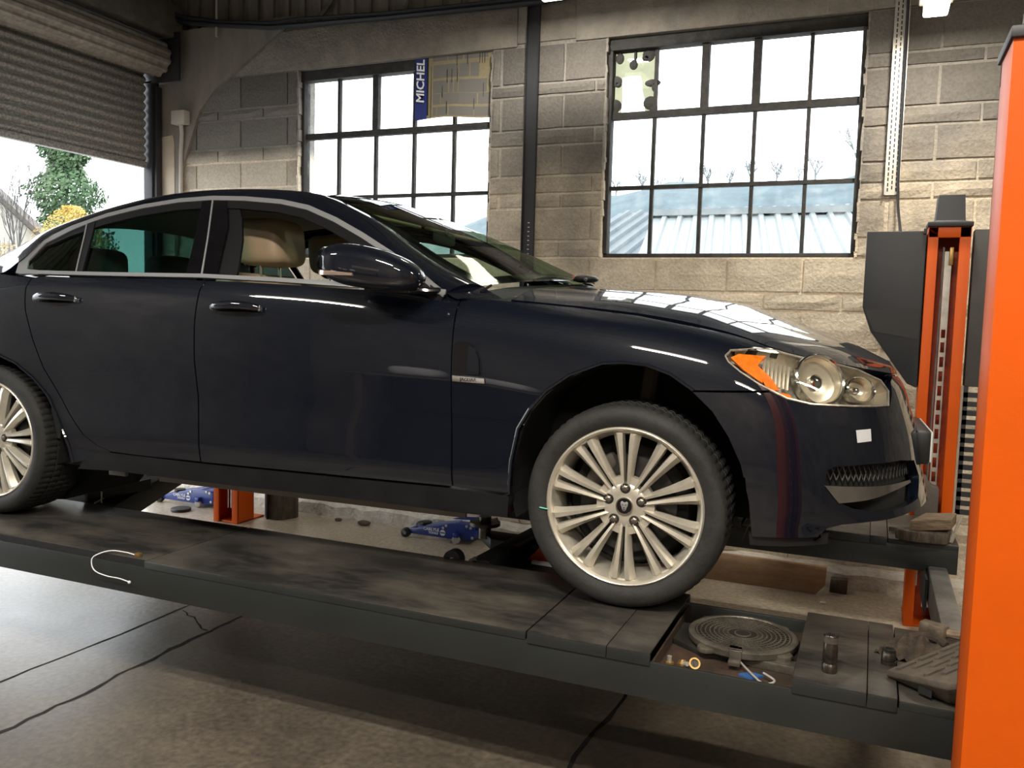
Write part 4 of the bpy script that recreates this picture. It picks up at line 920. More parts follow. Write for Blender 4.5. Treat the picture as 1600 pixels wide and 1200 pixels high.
# ================================================================== THE CAR (its own frame: origin at the near front hub, x forward, y away, z up)
YC = .90                                    # centre plane
car = thing('car', 'dark navy saloon car with silver multi-spoke wheels standing on the lift', 'car', (0, 0, H), .0365894)
def CRW(t):
    return (-t**3+2*t*t-t)/2, (3*t**3-5*t*t+2)/2, (-3*t**3+4*t*t+t)/2, (t**3-t*t)/2
class Patch:
    def __init__(s, G):
        G = np.array(G, float); s.n, s.m = G.shape[:2]
        G = np.concatenate([2*G[:1]-G[1:2], G, 2*G[-1:]-G[-2:-1]], 0); G = np.concatenate([2*G[:, :1]-G[:, 1:2], G, 2*G[:, -1:]-G[:, -2:-1]], 1); s.G = G
    def ev(s, a, b):
        a = np.atleast_1d(np.asarray(a, float)); b = np.atleast_1d(np.asarray(b, float))
        a = np.clip(a, 0, s.n-1); b = np.clip(b, 0, s.m-1)
        i = np.minimum(a.astype(int), s.n-2); j = np.minimum(b.astype(int), s.m-2); wa = CRW(a-i); wb = CRW(b-j)
        o = 0
        for p in range(4):
            for q in range(4): o = o+(wa[p]*wb[q])[:, None]*s.G[i+p, j+q]
        return o
    def nrm(s, a, b):
        a = np.atleast_1d(np.asarray(a, float)); b = np.atleast_1d(np.asarray(b, float)); e = 2e-2
        da = s.ev(a+e, b)-s.ev(a-e, b); db = s.ev(a, b+e)-s.ev(a, b-e)
        n = np.cross(da, db); L_ = np.linalg.norm(n, axis=1, keepdims=True); return n/np.maximum(L_, 1e-9)
    def inv(s, X, Z):
        """parameters of the points whose side-view coordinates are (X, Z)"""
        if not hasattr(s, 'tab'):
            A = np.linspace(0, s.n-1, (s.n-1)*4+1); B = np.linspace(0, s.m-1, (s.m-1)*4+1); aa, bb = np.meshgrid(A, B, indexing='ij'); s.tab = (aa.ravel(), bb.ravel(), s.ev(aa.ravel(), bb.ravel()))
        X = np.asarray(X, float); Z = np.asarray(Z, float); a = []; b = []
        for x, z in zip(X, Z):
            k = ((s.tab[2][:, 0]-x)**2+(s.tab[2][:, 2]-z)**2).argmin(); a.append(s.tab[0][k]); b.append(s.tab[1][k])
        a = np.array(a); b = np.array(b); e = 1e-4
        for _ in range(14):
            P0 = s.ev(a, b); f0 = P0[:, 0]-X; f1 = P0[:, 2]-Z; Pa = (s.ev(a+e, b)-P0)/e; Pb = (s.ev(a, b+e)-P0)/e
            det = Pa[:, 0]*Pb[:, 2]-Pa[:, 2]*Pb[:, 0]; det = np.where(abs(det) < 1e-9, 1e-9, det)
            da = (-f0*Pb[:, 2]+f1*Pb[:, 0])/det; db = (-Pa[:, 0]*f1+Pa[:, 2]*f0)/det
            a = np.clip(a+np.clip(da, -.4, .4), 0, s.n-1-1e-3); b = np.clip(b+np.clip(db, -.4, .4), 0, s.m-1-1e-3)
        return a, b
def clip_half(poly, ax, c, sg):
    o = []; n = len(poly)
    for i in range(n):
        p, q = poly[i], poly[(i+1) % n]; dp = (p[ax]-c)*sg; dq = (q[ax]-c)*sg
        if dp >= 0: o.append(p)
        if (dp > 0 and dq < 0) or (dp < 0 and dq > 0):
            t = dp/(dp-dq); r = [0, 0]; r[ax] = c; r[1-ax] = p[1-ax]+(q[1-ax]-p[1-ax])*t; o.append(tuple(r))
    return o
def dens(poly, d, closed=True):
    o = []; n = len(poly)
    for i in range(n if closed else n-1):
        p, q = poly[i], poly[(i+1) % n]; k = max(1, int(math.hypot(q[0]-p[0], q[1]-p[1])/d))
        o += [(p[0]+(q[0]-p[0])*j/k, p[1]+(q[1]-p[1])*j/k) for j in range(k)]
    if not closed: o.append(poly[-1])
    return o
def xz(patch, pts, d=.03):
    P_ = dens(pts, d); a, b = patch.inv([p[0] for p in P_], [p[1] for p in P_]); return list(zip(a.tolist(), b.tolist()))
def skin(name, patch, poly, mat, parent, off=0., ds=.12, dv=.25, flange=.012, flip=False, both=False, normals=True, rims=None):
    """cut the outline `poly` (patch parameters) out of the curved patch"""
    if isinstance(poly, str):
        poly = [(0, 0), (patch.n-1, 0), (patch.n-1, patch.m-1), (0, patch.m-1)]; poly = dens(poly, .25)
    key = {}; prm = []; faces = []
    def vid(p):
        k = (round(p[0], 5), round(p[1], 5))
        if k not in key: key[k] = len(prm); prm.append(k)
        return key[k]
    polys = poly if isinstance(poly[0], list) else [poly]
    for poly in polys:
        a0 = min(p[0] for p in poly); a1 = max(p[0] for p in poly)
        i = math.floor(a0/ds)
        while i*ds < a1:
            strip = clip_half(clip_half(poly, 0, i*ds, 1), 0, (i+1)*ds, -1)
            if len(strip) > 2:
                b0 = min(p[1] for p in strip); b1 = max(p[1] for p in strip); j = math.floor(b0/dv)
                while j*dv < b1:
                    c = clip_half(clip_half(strip, 1, j*dv, 1), 1, (j+1)*dv, -1)
                    ids = []
                    for p in c:
                        k = vid(p)
                        if not ids or (k != ids[-1]): ids.append(k)
                    if len(ids) > 1 and ids[0] == ids[-1]: ids.pop()
                    if len(set(ids)) > 2 and len(set(ids)) == len(ids): faces.append(tuple(ids))
                    elif len(set(ids)) > 2:
                        u = []; [u.append(k) for k in ids if k not in u]; faces.append(tuple(u))
                    j += 1
            i += 1
    A = np.array([p[0] for p in prm]); B = np.array([p[1] for p in prm]); V = patch.ev(A, B); Nn = patch.nrm(A, B)
    if flip: Nn = -Nn
    V = V+Nn*off
    vs = V.tolist(); ns = Nn.tolist()
    for poly in ((rims or polys) if flange else []):
        pa = np.array([p[0] for p in poly]); pb = np.array([p[1] for p in poly]); E_ = patch.ev(pa, pb); EN = patch.nrm(pa, pb)*(-1 if flip else 1); E_ = E_+EN*off
        o = len(vs); n = len(poly); vs += E_.tolist()+(E_-EN*flange).tolist(); ns += [[0, 0, 0]]*(2*n); faces += [(o+i, o+n+i, o+n+(i+1) % n, o+(i+1) % n) for i in range(n)]
    # make every face look the way its shading normals do
    VA = np.array(vs); NA = np.array(ns); nf = []
    for f in faces:
        f = list(f); p = VA[f]; g = np.zeros(3)
        for q in range(1, len(f)-1): g = g+np.cross(p[q]-p[0], p[q+1]-p[0])
        h = NA[f].sum(0)
        if h @ h < 1e-6: nf.append(tuple(f)); continue
        nf.append(tuple(f) if g @ h >= 0 else tuple(f[::-1]))
    faces = nf
    out = []
    for side in ((0, 1) if both else (0,)):
        vv = [(x, y if not side else 2*YC-y, z) for x, y, z in vs]
        flipf = bool(side)
        me = bpy.data.meshes.new(name); me.from_pydata(vv, [], [f[::-1] if flipf else f for f in faces]); me.materials.append(mat); me.validate(); me.update()
        me.shade_smooth()
        if normals:
            nn = [(x, (y if not side else -y), z) for x, y, z in ns]
            try: me.normals_split_custom_set_from_vertices(nn)
            except Exception as ex: print('normals', name, ex)
        ob = bpy.data.objects.new(name, me); COL.objects.link(ob); ob.parent = parent; out.append(ob)
    return out
def both_sides(fn):
    """build a part for the near side, then its mirror image for the far side"""
    for s in (1, -1): fn(lambda p: (p[0], p[1] if s > 0 else 2*YC-p[1], p[2]), s)

# ---- lower body: plan outline swept with a side section
PLAN = np.array([(-4.02, .9), (-4.0, .5), (-3.93, .2), (-3.75, .05), (-3.4, -.02), (-2.9, -.045), (-2.45, -.03), (-2.0, -.03), (-1.5, -.03), (-1.0, -.03), (-.5, -.035), (0, -.05), (.3, -.035), (.5, .005), (.66, .085), (.79, .21), (.885, .42), (.935, .66), (.95, .9)])
NPL = len(PLAN)
def rows(table):
    ks = np.array([k for k, _ in table], float); v = np.array([r for _, r in table], float)
    return np.stack([np.interp(np.arange(NPL), ks, v[:, j]) for j in range(v.shape[1])], 1)
ZTB = rows([(0, (-.12, -.06, .02, .10, .24, .40, .56, .64, .70)), (3, (-.12, -.06, .02, .10, .24, .40, .58, .67, .74)), (5, (-.11, -.07, .0, .09, .24, .42, .60, .69, .745)),
 (6, (-.13, -.085, .0, .09, .24, .42, .59, .68, .733)), (8, (-.13, -.085, .0, .078, .24, .42, .585, .675, .728)), (9, (-.13, -.082, .003, .068, .23, .41, .57, .65, .702)),
 (10, (-.13, -.08, .008, .06, .22, .40, .55, .63, .674)), (11, (-.14, -.09, .0, .07, .22, .38, .52, .60, .634)), (12, (-.16, -.11, -.02, .07, .21, .35, .47, .55, .585)),
 (13, (-.17, -.12, -.03, .06, .19, .32, .42, .49, .53)), (14, (-.165, -.115, -.03, .05, .17, .29, .39, .46, .50)), (15, (-.16, -.11, -.03, .04, .16, .27, .37, .44, .48)),
 (16, (-.15, -.10, -.03, .04, .15, .25, .35, .42, .46)), (17, (-.145, -.095, -.03, .04, .14, .24, .33, .40, .445)), (18, (-.14, -.09, -.03, .04, .14, .24, .33, .39, .435))])
DTB = rows([(0, (.16, .06, .01, .0, .0, .02, .06, .09, .13)), (4, (.10, .03, .01, .0, .0, .005, .02, .05, .10)), (5, (.10, .03, .02, .01, .0, .005, .02, .045, .09)),
 (6, (.07, .02, .015, .004, .008, .004, .012, .03, .058)), (9, (.07, .02, .015, .004, .008, .004, .012, .03, .058)), (10, (.07, .02, .015, .006, .008, .004, .018, .05, .10)),
 (11, (.10, .03, .012, .006, .0, .004, .03, .08, .165)), (12, (.10, .03, .012, .006, .0, .006, .03, .08, .165)), (13, (.08, .02, .008, .003, .0, .008, .035, .08, .14)),
 (14, (.08, .015, .005, .0, .003, .015, .04, .075, .12)), (15, (.06, .0, -.012, -.006, .005, .02, .045, .075, .11)), (16, (.04, -.018, -.028, -.015, .004, .02, .045, .07, .10)), (18, (.03, -.025, -.035, -.022, .002, .018, .05, .07, .10))])
def crom(vals, t):
    n = len(vals); i = min(max(int(t), 0), n-2); f = t-i; p1 = vals[i]; p2 = vals[i+1]; p0 = vals[i-1] if i > 0 else 2*p1-p2; p3 = vals[i+2] if i+2 < n else 2*p2-p1
    w = CRW(f); return w[0]*p0+w[1]*p1+w[2]*p2+w[3]*p3
def side_pt(s, v):
    p = crom(PLAN, s); d = crom(PLAN, min(s+1e-3, NPL-1))-crom(PLAN, max(s-1e-3, 0)); d = d/np.hypot(*d)
    if s < 1e-6: d = np.array([0, -1.])
    if s > NPL-1-1e-6: d = np.array([0, 1.])
    z = crom(crom(ZTB, s), v); q = crom(crom(DTB, s), v); return (p[0]-d[1]*q, p[1]+d[0]*q, z)
SUB = 3
SIDE_T = Patch([[side_pt(i/SUB, j/2) for j in range(17)] for i in range((NPL-1)*SUB+1)])
class Scaled:
    """patch addressed with station / row numbers"""
    def __init__(s, p, ka, kb): s.p = p; s.ka = ka; s.kb = kb; s.n = (p.n-1)/ka+1; s.m = (p.m-1)/kb+1
    def ev(s, a, b): return s.p.ev(np.asarray(a)*s.ka, np.asarray(b)*s.kb)
    def nrm(s, a, b): return s.p.nrm(np.asarray(a)*s.ka, np.asarray(b)*s.kb)
    def inv(s, X, Z):
        a, b = s.p.inv(X, Z); return a/s.ka, b/s.kb
SIDE = Scaled(SIDE_T, SUB, 2)
def on_side(x, z, off=0.):
    a, b = SIDE.inv([x], [z]); p = SIDE.ev(a, b)[0]; n = SIDE.nrm(a, b)[0]; return Vector(p+n*off), Vector(n)
BELT = [(-2.66, .737), (-2.317, .733), (-1.761, .730), (-1.40, .718), (-1.042, .703), (-.671, .684)]
def belt_z(x): return float(np.interp(x, [p[0] for p in BELT], [p[1] for p in BELT]))
G2 = .003
fd_edge = [(-1.712, .004), (-1.713, .10), (-1.718, .264), (-1.734, .408), (-1.738, .55), (-1.731, .69), (-1.715, .722)]
front_door = [(x+G2, z) for x, z in fd_edge]+[(x, belt_z(x)-.004) for x in (-1.6, -1.4, -1.2, -1.0, -.8)]+[(-.64, .676), (-.622, .665), (-.621, .49), (-.617, .29), (-.609, .014)]
rear_curve = [(-2.655, .722), (-2.662, .68), (-2.645, .585), (-2.598, .463), (-2.538, .339), (-2.456, .229), (-2.397, .15), (-2.322, .068), (-2.25, .025), (-2.18, .006)]
rear_door = [(x-G2, z) for x, z in fd_edge[::-1]]+[(-1.80, .004), (-2.0, .003)]+[(x+G2, z) for x, z in rear_curve[::-1]]+[(-2.6, .731), (-2.3, .728), (-1.9, .728)]
rear_arch = [(-3.30, -.07), (-3.31, .05), (-3.28, .17), (-3.20, .28), (-3.09, .36), (-2.95, .402), (-2.82, .396), (-2.69, .354), (-2.593, .292), (-2.512, .217), (-2.455, .119), (-2.42, .033), (-2.395, -.06)]
doors = {}
def build_side():
    for nm, poly in (('front_door', front_door), ('rear_door', rear_door)):
        for k, o in enumerate(skin(nm, SIDE, xz(SIDE, poly), M['paint'], car, both=True, flange=.015)): doors[(nm, k)] = o
    # quarter panel
    q = [(x-G2, z) for x, z in rear_curve]+[(-2.19, -.002), (-2.385, -.06)]+rear_arch[::-1][1:]+[(-3.36, -.06), (-3.40, .10), (-3.62, .12), (-3.80, .2), (-3.80, .70), (-3.3, .735), (-2.9, .742)]
    skin('quarter_panel', SIDE, xz(SIDE, q), M['paint'], car, both=True, flange=.03)
    # sill
    sl_ = [(-2.37, -.085), (-2.16, -.075), (-1.645, -.078), (-1.05, -.075), (-.55, -.078), (-.398, -.075), (-.393, .0), (-.60, .006), (-1.05, .0), (-1.71, -.004), (-2.16, .0), (-2.25, .0), (-2.30, -.02)]
    skin('sill', SIDE, xz(SIDE, sl_), M['paint_low'], car, both=True, flange=.05)
    # front fender
    arch = [(.218, .402), (.144, .449), (.068, .474), (-.009, .479), (-.078, .473), (-.185, .430), (-.263, .375), (-.322, .307), (-.363, .238), (-.385, .127), (-.392, .012)]
    fn = [(-.613, .29), (-.617, .49), (-.616, .672), (-.52, .671), (-.35, .662), (-.219, .652), (0, .630), (.184, .600), (.30, .578), (.40, .553), (.455, .536), (.400, .535), (.345, .533), (.318, .527), (.304, .512), (.315, .494), (.354, .464), (.411, .430), (.445, .411)]+arch+[(-.603, .014)]
    skin('front_fender', SIDE, xz(SIDE, fn, .02), M['paint'], car, both=True, flange=.03)
    # arch lips
    for nm, pts in (('arch_lip', arch+[]), ('arch_lip', rear_arch)):
        def f(mir, s, pts=pts):
            m = MB(); P_ = []
            for x, z in dens(pts, .03, closed=False):
                p, n = on_side(x, z); P_.append(mir((p.x, p.y-.001, p.z)))
            m.tube(P_, .006, 6); m.build(nm, M['paint'], car, smooth=True)
        both_sides(f)
build_side()
# ---- front bumper
def sv(pts): return dens(pts, .12)
hl_px = [(.304, .512), (.318, .530), (.379, .536), (.447, .533), (.500, .527), (.552, .517), (.598, .508), (.631, .494), (.696, .477), (.772, .440), (.798, .405), (.799, .361), (.666, .367), (.564, .373), (.495, .389), (.411, .429), (.354, .464), (.315, .494)]
HL = xz(SIDE, hl_px, .015)
bl = xz(SIDE, [(.216, .396), (.446, .405), (.495, .384), (.564, .368), (.666, .362), (.802, .356)], .02)[:-8]
def seq(P_): return [p for p in P_]
_open = dens([(.216, .396), (.32, .399), (.446, .404), (.495, .383), (.564, .367), (.666, .361), (.803, .356)], .02, closed=False)
_a, _b = SIDE.inv([p[0] for p in _open], [p[1] for p in _open]); bl = list(zip(_a.tolist(), _b.tolist()))
_low = dens([(.616, -.04), (.52, -.045), (.416, -.046), (.413, -.038), (.401, .063), (.372, .178), (.332, .262), (.28, .338)], .03, closed=False)
_a, _b = SIDE.inv([p[0] for p in _low], [p[1] for p in _low]); bl2 = list(zip(_a.tolist(), _b.tolist()))
# intake opening: the bumper is cut in an upper and a lower part that meet left and right of it
h_top = [(13.72, 3.55), (13.74, 3.95), (13.9, 4.08), (14.6, 4.18), (15.6, 4.25), (16.3, 4.15), (16.55, 3.6)]
h_bot = [(13.72, 3.55), (13.95, 3.22), (14.3, 3.02), (14.9, 2.90), (15.6, 2.88), (16.2, 2.95), (16.55, 3.6)]
b_edge = [(17.995, 2.40), (17, 2.45), (15.8, 2.55), (14.7, 2.50), (14.1, 2.38), (13.82, 2.22), (13.70, 1.95), (13.62, 1.75)]
up_edge = dens([(16.55, 3.6), (17.995, 3.6)], .2, closed=False)
lef = [(a, b) for a, b in bl2 if b > 3.55]; lef2 = [(a, b) for a, b in bl2 if b <= 3.55]
xl = (lef[0][0]+lef2[-1][0])/2
nose = dens([(15.72, 6.5), (15.9, 7.2), (16.3, 7.8), (17, 7.85), (17.2, 7.6), (17.15, 5.2), (17.995, 5.0)], .15, closed=False)
upper = bl+nose+up_edge[::-1]+dens(h_top[::-1], .12, closed=False)[1:]+[(xl, 3.55)]+lef
lower = dens([(xl, 3.55)]+h_bot, .12, closed=False)+up_edge[1:]+dens(b_edge, .12, closed=False)+lef2
rim_in = dens(h_top, .12, closed=False)+dens(h_bot[::-1], .12, closed=False)[1:-1]
rim_out = bl+nose+[(17.995, 3.6)]+dens(b_edge, .12, closed=False)+lef2+lef
skin('front_bumper', SIDE, [upper, lower], M['paint'], car, both=True, flange=.035, ds=.1, rims=[rim_in, rim_out])
skin('intake_dark_backing', SIDE, dens([(13.6, 2.75), (13.6, 4.3), (16.7, 4.3), (16.8, 2.75)], .2), M['void'], car, off=-.045, both=True, flange=0)  # black backing sheet standing in for the shade deep in the intake
# honeycomb mesh in the upper slot
m = MB()
def sP(s, v, off): 
    p = SIDE.ev([s], [v])[0]+SIDE.nrm([s], [v])[0]*off; return Vector(p)
for i in range(22):
    for sg in (0, 1):
        s0 = 13.8+i*.13; a = sP(s0, 3.72 if sg else 4.12, -.03); b = sP(s0+.13, 4.12 if sg else 3.72, -.03); m.tube([a, b], .0022, 4, caps=False)
mesh_bm = m
o = m.build('grille_mesh', M['black'], car); o['kind'] = 'stuff'
m = MB(); m.v = [(x, 2*YC-y, z) for x, y, z in mesh_bm.v]; m.f = list(mesh_bm.f); o = m.build('grille_mesh', M['black'], car); o['kind'] = 'stuff'
# chrome blade in the intake
a_, b_ = SIDE.inv([.618, .872, .823, .734, .660], [.118, .104, .096, .078, .074])
blade = dens([(13.70, 3.60), (14.6, 3.62), (15.87, 3.64), (15.9, 3.56), (15.32, 3.46), (14.54, 3.26), (14.0, 3.16), (13.9, 3.3)], .12)
for o in skin('chrome_blade', SIDE, blade, M['chrome'], car, off=.004, both=True, flange=.02): o['label'] = 'chrome intake blade'
skin('chin_spoiler', SIDE, dens([(12.52, 1.45), (12.5, 1.85), (13.7, 1.95), (13.9, 2.0), (13.9, 1.6)], .15), M['black'], car, off=-.012, both=True, flange=.02)
_be = dens(b_edge, .2, closed=False); _P = SIDE.ev([p[0] for p in _be], [p[1] for p in _be])
_P = [(x-.012, y+.01, z+.004) for x, y, z in _P.tolist()]
m = MB(); n = len(_P); v = []
for x, y, z in _P: v += [(x, y, z), (min(x, .62)-.1, max(y, .3), z+.01), (min(x, .62)-.1, 2*YC-max(y, .3), z+.01), (x, 2*YC-y, z)]
m.add(v, [(4*i+k, 4*i+4+k, 4*i+5+k, 4*i+1+k) for i in range(n-1) for k in range(3)]); m.build('undertray', M['void'], car)
skin('grille', SIDE, dens([(17.1, 4.9), (17.1, 7.6), (17.995, 7.7), (17.995, 4.9)], .15), M['gloss_black'], car, off=-.03, both=True, flange=0)
# number plate, carried on a plinth at the nose
npl = part('number_plate', car); npl.location = (.962, YC, .19)
m = MB(); m.box((-.05, -.25, -.065), (.0, .25, .06)); m.build('plinth', M['black'], npl, bevel=.012)
m = MB(); m.box((.0, -.245, -.055), (.006, .245, .055)); m.build('plate', pbr('plate_white', (.6, .6, .58), .4), npl, bevel=.002)
# small white sticker on the bumper (its code is left out)
skin('sticker', SIDE, xz(SIDE, [(.698, .292), (.742, .294), (.746, .256), (.704, .253)], .01), M['sticker'], car, off=.0015, flange=0)[0]['label'] = 'small white square sticker'
# ---- rear bumper and tail
rb = dens([(.01, .4), (.01, 5.2), (2.6, 5.2), (3.28, 4.6), (3.95, 2.9), (4.08, 1.0), (3.0, .5)], .2)
skin('rear_bumper', SIDE, rb, M['paint'], car, both=True, flange=.02)
tl = dens([(.01, 5.3), (.01, 7.9), (3.0, 7.9), (3.1, 5.35), (2.6, 5.3)], .2)
skin('tail_panel', SIDE, tl, M['paint'], car, both=True, flange=.02)
skin('tail_lamp', SIDE, dens([(1.5, 5.6), (1.5, 7.3), (3.2, 7.3), (3.3, 5.8)], .2), M['red'], car, off=.004, both=True, flange=.01)

# ---- fender and boot tops (hood)
def lerp(a, b, t): return a+(b-a)*t
ZCEN = [(-.55, .752), (-.40, .752), (-.30, .748), (.04, .730), (.276, .693), (.486, .622), (.681, .552), (.823, .483), (.853, .437)]
def zcen(x): return float(np.interp(x, [p[0] for p in ZCEN], [p[1] for p in ZCEN]))
NB = 9; HG = []
for i in range(41):
    s = 9.98+(18-9.98)*i/40; e = SIDE.ev([s], [8])[0]; te = i/40
    xc = lerp(-.44, .853, te**1.0) if True else 0
    xe = e[0]
    t_ = (xe-(-.53))/(.85+.53); xc = min(.853, lerp(-.44, .853, max(0, t_)**.9))
    if s > 17.98: xc = .853
    row = []
    for j in range(NB):
        b = j/(NB-1); x = lerp(xe, xc, b**1.3); y = lerp(e[1], YC, b); zc_ = zcen(xc)
        g = math.sin(min(1, b*1.0)*PI/2)**.62
        z = lerp(e[2], zc_, g) + .008*math.exp(-((b-.30)/.10)**2)*(1-te*.3)*(0 if s > 17.5 else 1)
        row.append((x, y, z))
    HG.append(row)
HOOD = Patch(HG)
hp = dens([(0.6, .12), (39.7, .12), (39.7, NB-1-.001), (0.6, NB-1-.001)], .4)
for o in skin('hood', HOOD, hp, M['paint'], car, both=True, ds=1, dv=.5, flange=.02): pass
# ---- headlights
def headlight():
    for k in (0, 1):
        hl = part('headlight', car)
        def sk(nm, poly, mat, off, fl=.0, **kw):
            o = skin(nm, SIDE, poly, mat, hl, off=off, flange=fl, ds=.1, dv=.2, both=True, **kw)
            keep, drop = (o[0], o[1]) if k == 0 else (o[1], o[0]); bpy.data.objects.remove(drop); return keep
        sk('lens', HL, M['glass_clear'], .0, .0)
        cx_ = sum(p[0] for p in HL)/len(HL); cy_ = sum(p[1] for p in HL)/len(HL)
        sk('housing', HL, M['lamp_grey'], -.05)
        rim_ = [SIDE.ev([p[0]], [p[1]])[0]-SIDE.nrm([p[0]], [p[1]])[0]*.003 for p in HL]
        mir = (lambda p: Vector(p)) if k == 0 else (lambda p: Vector((p[0], 2*YC-p[1], p[2])))
        m = MB(); m.tube([mir(p) for p in rim_]+[mir(rim_[0])], .0042, 6, caps=False); m.build('bezel', M['lamp_grey'], hl, smooth=True)
        # wall of the housing
        m = MB(); n = len(HL); ins = [SIDE.ev([p[0]], [p[1]])[0]-SIDE.nrm([p[0]], [p[1]])[0]*.05 for p in HL]
        m.add([mir(p) for p in rim_]+[mir(p) for p in ins], [(i, (i+1) % n, n+(i+1) % n, n+i) for i in range(n)]); m.build('housing_wall', M['lamp_silver'], hl)
        amb = xz(SIDE, [(.322, .512), (.345, .525), (.425, .522), (.405, .49), (.445, .455), (.462, .432), (.475, .415), (.452, .412), (.42, .437), (.365, .473)], .01)
        sk('amber_reflector', amb, M['amber'], -.010, .008)
        am2 = xz(SIDE, [(.475, .408), (.505, .402), (.512, .392), (.492, .396)], .01)
        sk('amber_reflector', am2, M['amber'], -.010, .008)
        # fluted side reflector
        fl = MB()
        for q in range(7):
            x0 = .425+q*.012; zz = np.linspace(.515-q*.004, .44-q*.004, 6)
            pts = []
            for z_ in zz:
                a, b = SIDE.inv([x0], [z_]); pts.append(mir(SIDE.ev(a, b)[0]-SIDE.nrm(a, b)[0]*.016))
            fl.tube(pts, .005, 5)
        fl.build('fluted_reflector', M['lamp_silver'], hl, smooth=True)
        def lamp(x, z, rx, rz, depth, nm):
            a, b = SIDE.inv([x], [z]); c = SIDE.ev(a, b)[0]; n_ = SIDE.nrm(a, b)[0]
            # lamps face mostly forward-outward
            ax_ = Vector((.62, -.78, .05)).normalized(); ax_ = (Vector(n_)*.7+ax_*.5).normalized()
            e1 = Vector((0, 0, 1))-ax_*ax_.z; e1.normalize(); e2 = ax_.cross(e1)
            def ring(r_, d_): return [mir(Vector(c)+ax_*d_+(e2*math.cos(t)*rx+e1*math.sin(t)*rz)*r_) for t in [2*PI*i/32 for i in range(32)]]
            def rv(prof):
                m = MB(); k_ = len(prof); v = []
                for r_, d_ in prof: v += ring(r_, d_)
                m.add(v, [(i*32+j, i*32+(j+1) % 32, (i+1)*32+(j+1) % 32, (i+1)*32+j) for i in range(k_-1) for j in range(32)]); return m
            pr2 = part(nm, hl) if False else None
            rv([(1.12, -.035), (1.12, -.008), (1.06, -.004), (1.0, -.008), (.98, -.02)]).build(nm+'_ring', M['chrome'], hl, smooth=True)
            rv([(.98, -.016), (.86, -.035), (.6, -depth*.8), (.3, -depth), (.001, -depth)]).build(nm+'_reflector', M['lamp_silver'], hl, smooth=True)
            rv([(.30, -depth*.98), (.30, -.030), (.18, -.024), (.001, -.022)]).build(nm+'_bulb_shield', M['chrome'], hl, smooth=True)
        lamp(.592, .448, .080, .076, .05, 'main_lamp')
        lamp(.715, .417, .055, .038, .04, 'inner_lamp')
headlight()
# ---- side vent with chrome strip
def vent(mir, s):
    v_ = part('side_vent', car)
    def sk(nm, pts, mat, off, fl):
        o = skin(nm, SIDE, xz(SIDE, pts, .01), mat, v_, off=off, flange=fl, both=True, ds=.03, dv=.1); keep, drop = (o[0], o[1]) if s > 0 else (o[1], o[0]); bpy.data.objects.remove(drop); return keep
    sk('recess', [(-.610, .412), (-.612, .515), (-.585, .525), (-.55, .520), (-.52, .495), (-.505, .455), (-.502, .412)], M['gloss_black'], .0012, 0)
    sk('bulge', [(-.555, .414), (-.555, .515), (-.53, .500), (-.513, .465), (-.509, .414)], M['paint'], .008, .008)
    o = sk('chrome_strip', [(-.610, .386), (-.611, .406), (-.49, .401), (-.488, .384)], M['chrome'], .006, .006); o['label'] = 'chrome vent strip'
    if s > 0:
        p, n = on_side(-.55, .394, .0075)
        text_mesh('lettering', 'JAGUAR', .017, M['dark_trim'], Matrix.Translation(p) @ Matrix.Rotation(PI/2, 4, 'X'), v_, extrude=.0004)
both_sides(vent)
# ---- handles
def handle(x0, x1, z, door, s):
    m = MB(); mir = (lambda p: p) if s > 0 else (lambda p: (p[0], 2*YC-p[1], p[2]))
    n = 12; pts = []; rr = []
    for i in range(n+1):
        t = i/n; x = lerp(x0, x1, t); p, nn = on_side(x, z+.004*math.sin(t*PI)); o_ = .012+.028*math.sin(t*PI)**.5
        pts.append(mir(tuple(p+nn*o_))); rr.append(.0085+.005*math.sin(t*PI)**.5)
    m.tube(pts, rr, 10); m.v = [(x, y, z+(zz-z)*1.25) for x, y, zz in m.v]
    m.build('door_handle', M['gloss_black' if False else 'paint'], door, smooth=True)
    cup = [(lerp(x0, x1, .28), z-.004), (lerp(x0, x1, .35), z+.024), (lerp(x0, x1, .55), z+.030), (lerp(x0, x1, .82), z+.018), (lerp(x0, x1, .86), z-.012), (lerp(x0, x1, .6), z-.03), (lerp(x0, x1, .38), z-.022)]
    o = skin('handle_cup', SIDE, xz(SIDE, cup, .01), M['gloss_black'], door, off=.0008, flange=0, both=True, ds=.03, dv=.1); bpy.data.objects.remove(o[1] if s > 0 else o[0])
    m = MB()
    for xx in (x0+.004, x1-.004):
        p, nn = on_side(xx, z, .016); m.sellip(mir(tuple(p)), (.008, .008, .012), .9, 10, 8)
    m.build('handle_cap', M['satin'], door, smooth=True)
for k, s in ((0, 1), (1, -1)):
    handle(-1.649, -1.42, .617, doors[('front_door', k)], s); handle(-2.586, -2.352, .633, doors[('rear_door', k)], s)

